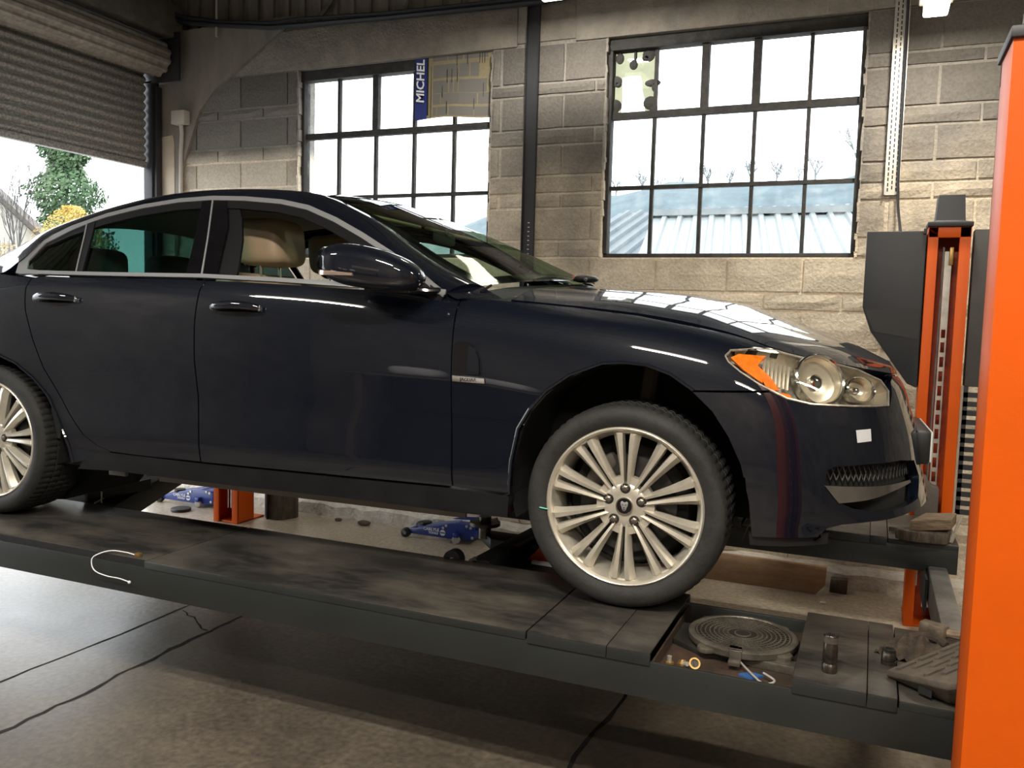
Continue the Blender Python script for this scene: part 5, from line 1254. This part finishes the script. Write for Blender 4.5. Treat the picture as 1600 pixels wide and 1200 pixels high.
# ================= greenhouse: belt line, window line R1, roof edge R2
R1 = [(-3.45, .10, .735), (-3.15, .085, .738), (-2.80, .07, .742), (-2.757, .10, .787), (-2.797, .150, .850), (-2.773, .190, .910), (-2.631, .212, .965), (-2.426, .223, 1.02), (-2.232, .236, 1.057), (-2.046, .25, 1.08), (-1.876, .254, 1.087), (-1.704, .25, 1.08), (-1.515, .239, 1.062), (-1.375, .223, 1.034), (-1.226, .191, .98), (-1.081, .153, .915), (-.938, .112, .844), (-.804, .071, .774), (-.671, .030, .694)]
R1 = [(-3.45, .10, .735), (-3.18, .085, .738), (-2.93, .078, .742), (-2.83, .10, .80), (-2.80, .150, .862)]+R1[5:]
R2 = [(-3.50, .28, .745), (-3.30, .31, .795), (-3.15, .32, .858), (-3.02, .325, .912), (-2.90, .33, .955), (-2.79, .33, .985), (-2.60, .334, 1.032), (-2.42, .337, 1.070), (-2.25, .34, 1.098), (-2.06, .342, 1.116), (-1.88, .343, 1.122), (-1.70, .343, 1.121), (-1.52, .342, 1.112), (-1.374, .34, 1.092), (-1.21, .31, 1.030), (-1.065, .287, .962), (-.90, .26, .862), (-.765, .232, .790), (-.60, .205, .722)]
assert len(R1) == len(R2)
NR = len(R1)
CG = []
for p, q in zip(R1, R2):
    p = np.array(p); q = np.array(q); d = q-p; mid1 = p+d*.33; mid2 = p+d*.7; bul = .012+.012*min(1, np.linalg.norm(d)/.2)
    out = np.array([0, -.7, .7]); CG.append([p, mid1+out*bul*.8, mid2+out*bul, q])
CANT = Patch(CG)
for o in skin('roof_rail', CANT, 'all', M['paint'], car, both=True, ds=.5, dv=.5, flange=.02): pass
def crown(Ep, Cp, nb=9, pw=2.0, keep=None):
    """row of points from the near edge point over the centre line to the far edge"""
    o = []
    for j in range(nb):
        b = j/(nb-1); k = (1-b)**pw
        o.append((lerp(Cp[0], Ep[0], k), lerp(YC, Ep[1], 1-b), lerp(Cp[2], Ep[2], (1-b)**2.3)))
    return o
def r2(u): return crom(np.array(R2), u)
roofC = lambda x: (x, YC, float(np.interp(x, [-2.85, -2.6, -2.3, -2.0, -1.7, -1.45, -1.29], [1.03, 1.078, 1.118, 1.138, 1.145, 1.138, 1.118])))
RG = []
for i in range(25):
    u = lerp(5, 13, i/24); e = r2(u); xc = lerp(-2.80, -1.29, i/24) ; RG.append(crown(e, roofC(lerp(e[0], xc, 1)), pw=2))
ROOF = Patch(RG)
skin('roof', ROOF, 'all', M['paint'], car, both=True, ds=1, dv=1, flange=.01)
skin('headlining', ROOF, 'all', M['liner'], car, off=-.03, both=True, ds=2, dv=1, flange=0, normals=False)
WG = []
for i in range(21):
    t = i/20; e = r2(lerp(13.05, 17.9, t)); C_ = (lerp(-1.27, -.42, t), YC, lerp(1.113, .775, t)+.012*math.sin(t*PI)); WG.append(crown(e, C_, pw=2.2))
WS = Patch(WG)
skin('windscreen', WS, dens([(.5, .25), (19.6, .25), (19.6, 7.999), (.5, 7.999)], .5), M['glass_ws'], car, both=True, ds=1, dv=1, flange=0)
skin('windscreen_border', WS, dens([(0, 0), (20, 0), (20, 8), (18.6, 8), (18.6, .6), (.9, .5), (.9, 8), (0, 8)], .5), M['gloss_black'], car, off=-.003, both=True, ds=1, dv=1, flange=0)
BG = []
for i in range(13):
    t = i/12; e = r2(lerp(0, 4.95, t)); C_ = (lerp(-3.42, -2.84, t), YC, lerp(.79, 1.035, t)+.01*math.sin(t*PI)); BG.append(crown(e, C_, pw=2))
BW = Patch(BG)
skin('rear_window', BW, 'all', M['glass_dark'], car, both=True, ds=1, dv=1, flange=0)
# boot lid and cowl
TG = []
for i in range(15):
    s = lerp(5.0, 0.0, i/14); e = SIDE.ev([s], [8])[0]; xc = lerp(-3.36, -3.89, i/14); row = []
    for j in range(7):
        b = j/6; x = lerp(e[0] if e[0] < -3.3 else lerp(e[0], -3.36, b), xc, b); row.append((x, lerp(e[1], YC, b), lerp(e[2], lerp(.795, .74, i/14), math.sin(b*PI/2)**.7)))
    TG.append(row)
skin('boot_lid', Patch(TG), 'all', M['paint'], car, both=True, ds=1, dv=1, flange=.0, flip=True)
CW = Patch([[(lerp(-.62, -.42, (b/6)**.7), lerp(.19, YC, b/6), lerp(.700, .765, (b/6)**.6)) for b in range(7)], [(lerp(-.50, -.33, (b/6)**.7), lerp(.12, YC, b/6), lerp(.675, .742, (b/6)**.6)) for b in range(7)]])
skin('cowl', CW, 'all', M['black'], car, both=True, ds=.5, dv=1, flange=0)
CORN = Patch([[(-.672, .030, .693), (-.652, .09, .708), (-.628, .15, .718), (-.602, .204, .724)], [(-.650, .028, .681), (-.625, .082, .695), (-.598, .135, .703), (-.572, .180, .708)], [(-.628, .028, .671), (-.598, .075, .683), (-.562, .115, .688), (-.52, .145, .689)]])
CORN2 = Patch([[(-.628, .028, .671), (-.598, .075, .683), (-.562, .115, .688), (-.52, .145, .689)], [(-.60, .036, .672), (-.57, .072, .676), (-.53, .10, .677), (-.49, .12, .676)]])
skin('fender_corner', CORN, 'all', M['paint'], car, both=True, ds=.5, dv=.5, flange=0, flip=True); skin('fender_corner', CORN2, 'all', M['paint'], car, both=True, ds=.5, dv=.5, flange=0, flip=True)
def corner(mir, s):
    m = MB(); m.tube([mir(p) for p in [(-.585, .14, .702), (-.578, .165, .712), (-.572, .205, .728)]], .005, 6); m.build('seal', M['seal'], car)
both_sides(corner)
# ---- side glass
GS = []
for i in range(NR):
    x1, y1, z1 = R1[i]; bz = belt_z(x1) if x1 > -2.66 else .737
    GS.append([(x1, .035+.012*(k == 0), 0) for k in range(1)])
def gsy(x, z):
    y = .028+.21*max(0, (z-.70))/.36
    if x < -2.2: y += .10*((-2.2-x)/.8)**2*min(1, max(0, (z-.7)/.2))
    return y
XS = np.linspace(-2.95, -.60, 40); ZS = np.linspace(.66, 1.12, 12)
GLP = Patch([[(x, gsy(x, z), z) for z in ZS] for x in XS])
def gx(pts, d=.03):
    P_ = dens(pts, d); return [((x-XS[0])/(XS[1]-XS[0]), (z-ZS[0])/(ZS[1]-ZS[0])) for x, z in P_]
r1 = [(p[0], p[2]) for p in R1[3:]]
def offs(pts, d, closed=False):
    """shift an open line to its right-hand side"""
    o = []; n = len(pts)
    for i in range(n):
        a = pts[max(i-1, 0)]; b = pts[min(i+1, n-1)]; t = Vector((b[0]-a[0], b[1]-a[1])).normalized(); dd = d if not callable(d) else d(i/(n-1)); o.append((pts[i][0]+t.y*dd, pts[i][1]-t.x*dd))
    return o
r1d = dens(r1, .04, closed=False)
def side_glass(mir, s):
    k = 0 if s > 0 else 1
    def sk(nm, pts, mat, off, fl, par, d=.03):
        o = skin(nm, GLP, gx(pts, d), mat, par, off=off, flange=fl, both=True, ds=2, dv=2); keep, drop = (o[0], o[1]) if s > 0 else (o[1], o[0]); bpy.data.objects.remove(drop); return keep
    # bright window surround: upper strip and tapered tail piece, belt strip
    wt = lambda t: .019+.018*max(0, 1-t*6)
    inner = offs(r1d, wt)
    o = sk('window_trim', r1d+inner[::-1], M['satin'], .006, .008, car); o['label'] = 'bright window surround'
    sk('window_trim', [(-2.80, .742), (-2.84, .80), (-2.80, .862), (-2.765, .845), (-2.778, .80), (-2.745, .760), (-2.66, .755), (-2.66, .737)], M['satin'], .007, .006, car)
    bl_ = [(-2.78, .738)]+[(x, z+.002) for x, z in BELT]; bu = [(x, z+.018) for x, z in BELT][::-1]+[(-2.78, .756)]
    sk('belt_trim', bl_+bu, M['satin'], .007, .008, car)
    # black inner frame
    in2 = offs(r1d, lambda t: .019+.032)
    sk('window_frame', [(p[0], p[1]) for p in inner]+in2[::-1], M['seal'], .001, .012, car)
    fdoor, rdoor = doors[('front_door', k)], doors[('rear_door', k)]
    # centre pillar and quarter divider
    sk('pillar_panel', [(-1.845, .748), (-1.905, 1.0), (-1.925, 1.072), (-1.875, 1.076), (-1.815, .90), (-1.768, .745)], M['gloss_black'], .003, .01, rdoor)
    sk('pillar_panel', [(-1.760, .744), (-1.808, .90), (-1.868, 1.076), (-1.800, 1.074), (-1.735, .95), (-1.690, .742)], M['gloss_black'], .003, .01, fdoor)
    sk('pillar_strip', [(-1.768, .742), (-1.815, .90), (-1.877, 1.08), (-1.869, 1.08), (-1.808, .90), (-1.760, .742)], M['satin'], .005, .004, rdoor)
    sk('window_seal', [(-1.690, .742), (-1.735, .93), (-1.80, 1.07), (-1.74, 1.06), (-1.69, .99), (-1.645, .90), (-1.615, .80), (-1.60, .740)], M['seal'], -.006, .012, fdoor)
    sk('quarter_divider', [(-2.440, .750), (-2.535, .985), (-2.490, 1.0), (-2.405, .750)], M['seal'], .004, .01, rdoor)
    sk('divider_strip', [(-2.443, .750), (-2.540, .985), (-2.533, .986), (-2.436, .750)], M['satin'], .006, .004, rdoor)
    zt = [(x, z) for x, z in in2]
    zi = lambda x: float(np.interp(x, [p[0] for p in sorted(zt)], [p[1] for p in sorted(zt)]))
    rg = [(-2.41, .74), (-2.49, .96)]+[(x, zi(x)+.012) for x in (-2.4, -2.25, -2.1, -1.93)]+[(-1.90, 1.02), (-1.85, .74)]
    gl_ = sk('window_glass', rg, M['glass_green'] if s > 0 else M['glass_clear'], -.008, 0, rdoor); gl_['label'] = 'green tinted rear door glass' if s > 0 else 'far rear door glass'
    qg = [(-2.45, .745), (-2.53, .965), (-2.66, .925), (-2.745, .885), (-2.77, .84), (-2.76, .79), (-2.70, .755)]
    sk('quarter_glass', qg, M['glass_dark'], -.008, 0, rdoor)
    if s < 0:
        fg = [(-1.60, .73), (-1.62, .80), (-1.66, .93), (-1.74, 1.04)]+[(x, zi(x)+.012) for x in (-1.6, -1.45, -1.3, -1.15, -1.0, -.85)]+[(-.72, .70)]
        sk('window_glass', fg, M['glass_clear'], -.008, 0, fdoor)
    # mirror triangle
    sk('mirror_base', [(-.93, .712), (-.83, .775), (-.80, .752), (-.70, .70), (-.68, .692), (-.80, .70)], M['black'], .004, .012, fdoor)
both_sides(side_glass)
# ---- door mirrors
def mirror(mir, s):
    mm = part('door_mirror', car)
    m = MB(); m.sellip((0, 0, 0), (.182, .10, .066), .72, 36, 20)
    o = []
    for x, y, z in m.v:
        t = (x+.182)/.364       # 0 rear .. 1 front
        zz = z*(1.12-.30*t**2)-.0 ; zz += -.055*t*t+.018 if z > 0 else -.050*t+.022
        o.append(mir((-.885+x, -.135+y*(1-.25*t)+.05*t*t, .768+zz)))
    m.v = o; m.build('shell', M['paint'], mm, smooth=True, angle=180)
    m = MB()
    for x0, x1, z0, z1 in ((-1.050, -.905, .748, .742),):
        n = 14; v = []
        for i in range(n+1):
            t = i/n; x = lerp(x0, x1, t); xx = (x+.885)/.182; yb = -.1*(1-abs(xx)**2.6)**.38 if abs(xx) < 1 else 0; tt_ = (xx+1)/2
            y = -.135+yb*(1-.25*tt_)+.05*tt_*tt_-.0045; hh = .0085*(1-.45*t)
            for yy, zz in ((y, lerp(z0, z1, t)-hh), (y-.001, lerp(z0, z1, t)), (y, lerp(z0, z1, t)+hh), (y+.012, lerp(z0, z1, t)+hh), (y+.012, lerp(z0, z1, t)-hh)): v.append(mir((x, yy, zz)))
        m.add(v, [(5*i+k_, 5*i+(k_+1) % 5, 5*i+5+(k_+1) % 5, 5*i+5+k_) for i in range(n) for k_ in range(5)]+[(0, 1, 2, 3, 4), tuple(5*n+q for q in range(5))])
        m.build('indicator_lens', pbr('indicator_lens', (.55, .42, .34), .2, .7), mm, smooth=True)
    m = MB(); m.tube([mir(p) for p in [(-.90, -.14, .712), (-.80, -.08, .697), (-.73, .0, .695), (-.70, .04, .70)]], [.030, .026, .022, .020], 10); m.v = [(x, y, .70+(z-.70)*.62) for x, y, z in m.v]; m.build('arm', M['gloss_black'], mm, smooth=True)
    m = MB(); m.lathe([(.0001, 0), (.06, 0)], (0, 0, 0), (1, 0, 0), 24); m.v = [mir((-1.052, -.135+y*1.3, .785+z*.95)) for x, y, z in m.v]; m.build('mirror_glass', M['chrome'], mm)
both_sides(mirror)
# ---- wiper at the far corner and red wiper cap
wp_ = part('wiper', car)
m = MB(); m.tube([(-.47, 1.25, .783), (-.43, 1.05, .785), (-.40, .85, .783), (-.36, .72, .775)], [.004, .008, .010, .006], 8); m.sellip((-.40, .86, .785), (.055, .05, .016), .8, 14, 8); m.build('arm', M['black'], wp_, smooth=True)
m = MB(); m.sellip((-.475, .92, .790), (.016, .02, .012), .9, 12, 8); m.build('cap', M['red'], wp_, smooth=True)

# ---- interior
def rbox(name, a, b, mat, par, bev=.03, rot=None, piv=None, seg=3):
    m = MB(); m.box(a, b)
    if rot: 
        T = Matrix.Translation(piv) @ Matrix.Rotation(rot, 4, 'Y') @ Matrix.Translation(-Vector(piv)); m.xf(T)
    return m.build(name, mat, par, bevel=bev, seg=seg)
for y0, nm in ((.26, 'front_seat'), (1.02, 'front_seat')):
    st = part(nm, car); st.location = (0 if y0 < .5 else -.13, 0, 0)
    rbox('backrest', (-1.86, y0, .22), (-1.70, y0+.50, .775), M['beige'], st, .06, -.12, (-1.78, 0, .3), 4)
    rbox('cushion', (-1.75, y0, .18), (-1.2, y0+.50, .33), M['beige'], st, .05)
    m = MB(); yc_ = y0+.25
    m.sellip((-1.778, yc_, .912), (.125, .13, .105), .42, 32, 18); m.v = [(x+.12*(z-.9), y, z) if False else (x-(z-.91)*.10, y, z) for x, y, z in m.v]; m.build('headrest', M['beige'], st, smooth=True, angle=180)
    m = MB(); 
    for yy in (yc_-.07, yc_+.07): m.cyl((-1.775, yy, .74), (-1.78, yy, .84), .0075, n=10)
    m.build('headrest_posts', M['chrome'], st, smooth=True)
rs_ = part('rear_seat', car)
rbox('bench_back', (-2.95, .22, .25), (-2.78, 1.58, .74), M['dark_trim'], rs_, .05, -.25, (-2.85, 0, .3))
for y0 in (.32, .80, 1.24):
    m = MB(); m.sellip((-2.72, y0+.12, .80), (.09, .13, .085), .5, 24, 14); m.build('headrest', M['dark_trim'], rs_, smooth=True, angle=180)
rbox('parcel_shelf', (-3.3, .2, .70), (-2.85, 1.6, .73), M['dark_trim'], car, .01)
rbox('dashboard', (-1.02, .12, .45), (-.62, 1.68, .70), M['dark_trim'], car, .05)
rbox('floor_pan', (-3.3, .10, -.10), (-.45, 1.70, -.05), M['void'], car, .01)
for s in (1, -1):
    y = (.07 if s > 0 else 2*YC-.07); rbox('door_card', (-2.6, y-.012, .02), (-.66, y+.012, .665), M['dark_trim'] if s > 0 else M['liner'], car, .006)
m = MB(); m.lathe([(.165+.014*math.cos(t), .014*math.sin(t)) for t in [2*PI*i/8 for i in range(8)]], (-1.16, .50, .62), (-.87, 0, .5), 32, closed=True); m.cyl((-1.16, .5, .62), (-.98, .5, .52), .05, n=12); m.build('steering_wheel', M['dark_trim'], car, smooth=True)
m = MB(); m.sellip((-1.10, YC, .965), (.012, .11, .032), .5, 16, 10); m.cyl((-1.09, YC, .98), (-1.08, YC, 1.03), .012, n=8); m.build('rear_view_mirror', M['dark_trim'], car, smooth=True)
for y in (.42, 1.14):
    m = MB(); m.box((-1.33, y, 1.03), (-1.15, y+.36, 1.045)); m.xf(Matrix.Translation((-1.3, 0, 1.04)) @ Matrix.Rotation(.22, 4, 'Y') @ Matrix.Translation((1.3, 0, -1.04))); m.build('sun_visor', M['beige'], car, bevel=.008)
# wheel wells, underbody
for xc_ in (0, -2.909):
    def f(mir, s, xc_=xc_):
        m = MB(); n = 20; v = []
        for i in range(n+1):
            t = -.35+(PI+.7)*i/n
            for y in (.02, .40): v.append(mir((xc_+(.405 if xc_ == 0 else .41)*math.cos(t), y, .06+.41*math.sin(t))))
        m.add(v, [(2*i, 2*i+1, 2*i+3, 2*i+2) for i in range(n)]); 
        c = [mir((xc_+.41*math.cos(-.35+(PI+.7)*i/n), .40, .06+.41*math.sin(-.35+(PI+.7)*i/n))) for i in range(n+1)]
        m.add(c, [tuple(range(n+1))]); m.build('wheel_arch_liner', M['void'], car)
        m = MB(); m.cyl(mir((xc_+.0, .30, .30)), mir((xc_+.02, .34, .52)), .03, n=10); m.build('strut', pbr('dusty_strut', (.10, .085, .07), .8), car)
    both_sides(f)
m = MB(); m.box((-3.45, .32, -.19), (-2.42, 1.48, .0), 0); m.build('rear_subframe', M['void'], car, bevel=.05); m = MB(); m.box((-4.0, .35, -.06), (-3.3, 1.45, .2)); m.box((.4, .35, .0), (.72, 1.45, .15)); m.build('underbody', M['void'], car)
m = MB(); m.prism([(-2.93, -.334), (-2.78, -.316), (-2.37, -.200), (-2.26, -.08), (-2.95, -.08)], lambda a, b, d: (a, d, b), .285, .33); m.build('dark_gap_filler', M['void'], car)  # dark filler panel added to close a bright gap under the car
rbox('sill_seam', (-2.02, .085, -.122), (-.60, .10, -.06), pbr('seam_flange', (.17, .15, .125), .7), car, .002)
rbox('jack_bracket', (-2.24, .03, -.105), (-2.15, .05, -.075), M['steel_grey'], car, .002)

# ================= wheels
def tyre_mesh():
    prof = [(.262, .010), (.270, .000), (.290, -.010), (.310, -.010), (.326, -.002), (.335, .010), (.3395, .026), (.3415, .040), (.342, .060), (.334, .061), (.334, .069), (.3425, .070), (.343, .100), (.335, .101), (.335, .109), (.343, .110), (.343, .140), (.335, .141), (.335, .149), (.3425, .150), (.342, .180), (.334, .181), (.334, .189), (.3415, .190), (.3395, .215), (.335, .230), (.322, .246), (.300, .252), (.262, .235)]
    m = MB(); n = 216; k = len(prof); v = []
    for i in range(n):
        t = 2*PI*i/n; g = (i % 3 == 0)
        for q, (r_, y) in enumerate(prof):
            rr = r_
            if g and r_ > .3385 : rr = r_-.0055
            v.append((math.cos(t)*rr, y, math.sin(t)*rr))
    m.add(v, [(i*k+q, i*k+q+1, ((i+1) % n)*k+q+1, ((i+1) % n)*k+q) for i in range(n) for q in range(k-1)])
    return m
def wheel():
    w = part('wheel', car)
    tyre_mesh().build('tyre', M['rubber'], w, smooth=True, angle=28)
    m = MB(); m.lathe([(.262, .016), (.2665, .010), (.2655, .003), (.260, .000), (.254, .004), (.250, .016), (.246, .030), (.236, .05), (.232, .12), (.240, .21), (.262, .225)], (0, 0, 0), (0, 1, 0), 96); m.build('rim', M['alloy'], w, smooth=True, angle=60)
    # inner rim face with its windows: 10 tangential pads at the outer end of the spoke pairs
    def P(r, t, y, a): 
        c, s = math.cos(a), math.sin(a); return (r*c-t*s, y, r*s+t*c)
    sp = []
    for k in range(10):
        a = PI/2+k*PI/5
        for sd in (-1, 1):
            st = [(.060, .0100, .0078, .030), (.10, .0125, .0098, .023), (.16, .0175, .0135, .015), (.215, .0235, .0180, .010), (.241, .0275, .0210, .010), (.252, .0285, .0215, .024)]
            v = []; f = []
            for r_, c_, h_, y_ in st:
                c_ *= sd
                # section: outer foot, ridge nearer the pair's inner edge, inner foot, back
                v += [P(r_, c_+sd*h_, y_+.022, a), P(r_, c_+sd*h_*.15, y_-.002, a), P(r_, c_-sd*h_*.70, y_+.001, a), P(r_, c_-sd*h_*.9, y_+.024, a), P(r_, c_-sd*h_*.7, y_+.042, a), P(r_, c_+sd*h_*.8, y_+.042, a)]
            for i in range(len(st)-1):
                for q in range(6): f.append((i*6+q, i*6+(q+1) % 6, (i+1)*6+(q+1) % 6, (i+1)*6+q))
            f += [tuple(range(6)), tuple((len(st)-1)*6+q for q in range(6))]
            sp.append((v, f))
    for k in range(20):
        m = MB(); m.add(*sp[k]); m.build('spoke', M['alloy'], w, smooth=True, angle=22)
    for k in range(10):
        m = MB(); a = PI/2+k*PI/5
        v = [P(.244, -.055, .020, a), P(.244, .055, .020, a), P(.262, .058, .012, a), P(.262, -.058, .012, a), P(.236, -.050, .05, a), P(.236, .050, .05, a)]
        m.add(v, [(0, 1, 2, 3), (0, 1, 5, 4)])
        m.build('rim_pad', M['alloy'], w)
        # scalloped feet round the hub between the pairs
        b = a+PI/10; m = MB()
        m.add([P(.055, -.012, .033, b), P(.055, .012, .033, b), P(.098, .015, .036, b), P(.098, -.015, .036, b), P(.10, -.015, .06, b), P(.10, .015, .06, b), P(.055, -.02, .06, b), P(.055, .02, .06, b)], [(0, 1, 2, 3), (3, 2, 5, 4), (0, 3, 4, 6), (1, 7, 5, 2)])
        m.build('hub_foot', M['alloy'], w)
    m = MB(); m.lathe([(.0001, .028), (.045, .028), (.066, .029), (.073, .034), (.076, .07)], (0, 0, 0), (0, 1, 0), 60); m.build('hub', M['alloy'], w, smooth=True)
    for k in range(5):
        a = PI/2+k*2*PI/5; c = (math.cos(a)*.0585, 0, math.sin(a)*.0585)
        m = MB(); m.lathe([(.0178, .0278), (.0160, .0262), (.0155, .0275), (.0150, .0275), (.0001, .0274)], (c[0], 0, c[2]), (0, 1, 0), 20); m.build('nut_recess', M['alloy_dark'], w, smooth=True)
        m = MB(); m.lathe([(.0001, .0205), (.006, .0210), (.0115, .0235), (.0115, .040)], (c[0], 0, c[2]), (0, 1, 0), 6); m.build('wheel_nut', pbr('nut_steel', (.16, .14, .11), .4, .7) if 'nut_steel' not in bpy.data.materials else bpy.data.materials['nut_steel'], w)
    cp_ = MB(); cp_.lathe([(.0001, .0225), (.024, .0225), (.0245, .024)], (0, 0, 0), (0, 1, 0), 36); cp_.build('centre_cap', M['gloss_black'], w, smooth=True)
    m = MB(); m.lathe([(.0240, .0235), (.0255, .0205), (.0290, .0205), (.0300, .028)], (0, 0, 0), (0, 1, 0), 36); m.build('cap_ring', M['chrome'], w, smooth=True)
    # relief animal-head emblem on the cap, seen face on
    m = MB(); face = [(-.013, .012), (-.008, .0165), (-.003, .013), (.003, .013), (.008, .0165), (.013, .012), (.0125, .003), (.009, -.004), (.0065, -.012), (.002, -.0165), (-.002, -.0165), (-.0065, -.012), (-.009, -.004), (-.0125, .003)]
    m.prism(face, lambda p, q, d: (p, d, q), .0225, .0195)
    o_ = m.build('emblem', M['satin'], w, bevel=.0012)
    m = MB()
    for tri in ([(-.009, .005), (-.003, .002), (-.004, .006)], [(.009, .005), (.003, .002), (.004, .006)], [(-.004, -.004), (.004, -.004), (0, -.008)], [(-.005, -.010), (.005, -.010), (0, -.0145)]):
        m.prism(tri, lambda p, q, d: (p, d, q), .0200, .0190)
    m.build('emblem_face', M['red' if False else 'void'], w)
    m = MB(); m.lathe([(.05, .075), (.165, .075), (.165, .095), (.05, .095)], (0, 0, 0), (0, 1, 0), 60); m.build('brake_disc', M['alloy_dark'], w, smooth=True, angle=40)
    m = MB(); m.prism([(-.165, .04), (-.12, .135), (-.06, .17), (-.04, .13), (-.11, .03)], lambda p, q, d: (p, d, q), .07, .12); m.build('brake_caliper', pbr('dusty_caliper', (.06, .05, .04), .7, .2) if 'dusty_caliper' not in bpy.data.materials else bpy.data.materials['dusty_caliper'], w, bevel=.012)
    m = MB(); m.cyl((.148, .03, -.165), (.160, .012, -.178), .005, n=8); m.build('valve', M['black'], w, smooth=True)
    m = MB(); m.lathe([(.0001, .10), (.20, .10), (.235, .18)], (0, 0, 0), (0, 1, 0), 40); m.build('back_plate', M['void'], w)
    return w
w0 = wheel()
def copy_tree(o, parent):
    c = o.copy(); COL.objects.link(c); c.parent = parent
    for ch_ in list(o.children): copy_tree(ch_, c)
    return c
w1 = copy_tree(w0, car); w1.location = (-2.909, .0, 0); w1.rotation_euler = (0, .22, 0)
for xc_, ro in ((0, .3), (-2.909, .6)):
    w2 = copy_tree(w0, car); w2.location = (xc_, 2*YC, 0); w2.rotation_euler = (0, ro, PI)
# pale green chalk tick on the near front tyre
m = MB(); a0 = 3.30; m.tube([(math.cos(a0)*.262, -.001, -math.sin(a0)*0-.045+.012), (-.285, -.0105, -.028)], .0022, 6); m.v = [(x, y, z) for x, y, z in m.v]
o = m.build('chalk_mark', pbr('green_chalk', (.15, .65, .45), .7), w0)
# ================================================================== unseen things added behind the camera for the glossy doors to mirror
bn = thing('workbench', 'long workbench added unseen behind the camera for the doors to mirror', 'workbench', (-2.2, -5.5, 0))
m = MB(); m.box((-1.8, -.35, .86), (1.8, .35, .92)); m.build('bench_top', M['wood_old'], bn, bevel=.005)
for x in (-1.7, 0, 1.7):
    for y in (-.28, .28): m = MB(); m.box((x-.04, y-.04, 0), (x+.04, y+.04, .86)); m.build('leg', M['wood_old'], bn)
for k, (x, w_, h_) in enumerate(((-3.4, .55, .34), (-2.7, .5, .28), (-2.0, .42, .40))):
    o = thing('parts_sack', ['wide white sack on the bench behind the camera', 'low white sack between two others on the bench', 'tall white sack at the right on the bench'][k], 'sack', (x, -5.5, .92))
    m = MB(); m.sellip((0, 0, h_/2), (w_/2, .2, h_/2), .6, 16, 10); m.build('cloth', pbr('white_sack%d' % k, (.8, .8, .8), .8), o, smooth=True)
lk = thing('tool_cabinet', 'dark tool cabinet with pale top added unseen behind the camera', 'cabinet', (.4, -5.55, 0))
m = MB(); m.box((-.6, -.3, 0), (.6, .3, 1.25)); m.build('body', M['black_metal'], lk, bevel=.01)
for z in (.2, .5, .8, 1.02): m = MB(); m.box((-.56, .3, z), (.56, .315, z+.18)); m.build('drawer', M['steel_grey'], lk, bevel=.004)
sh_ = thing('wall_panel', 'pale board added unseen on the wall behind the camera', 'board', (-.9, -5.97, 1.75))
m = MB(); m.box((-1.1, 0, 0), (1.1, .03, .42)); m.build('board', M['white_box'], sh_, bevel=.004)
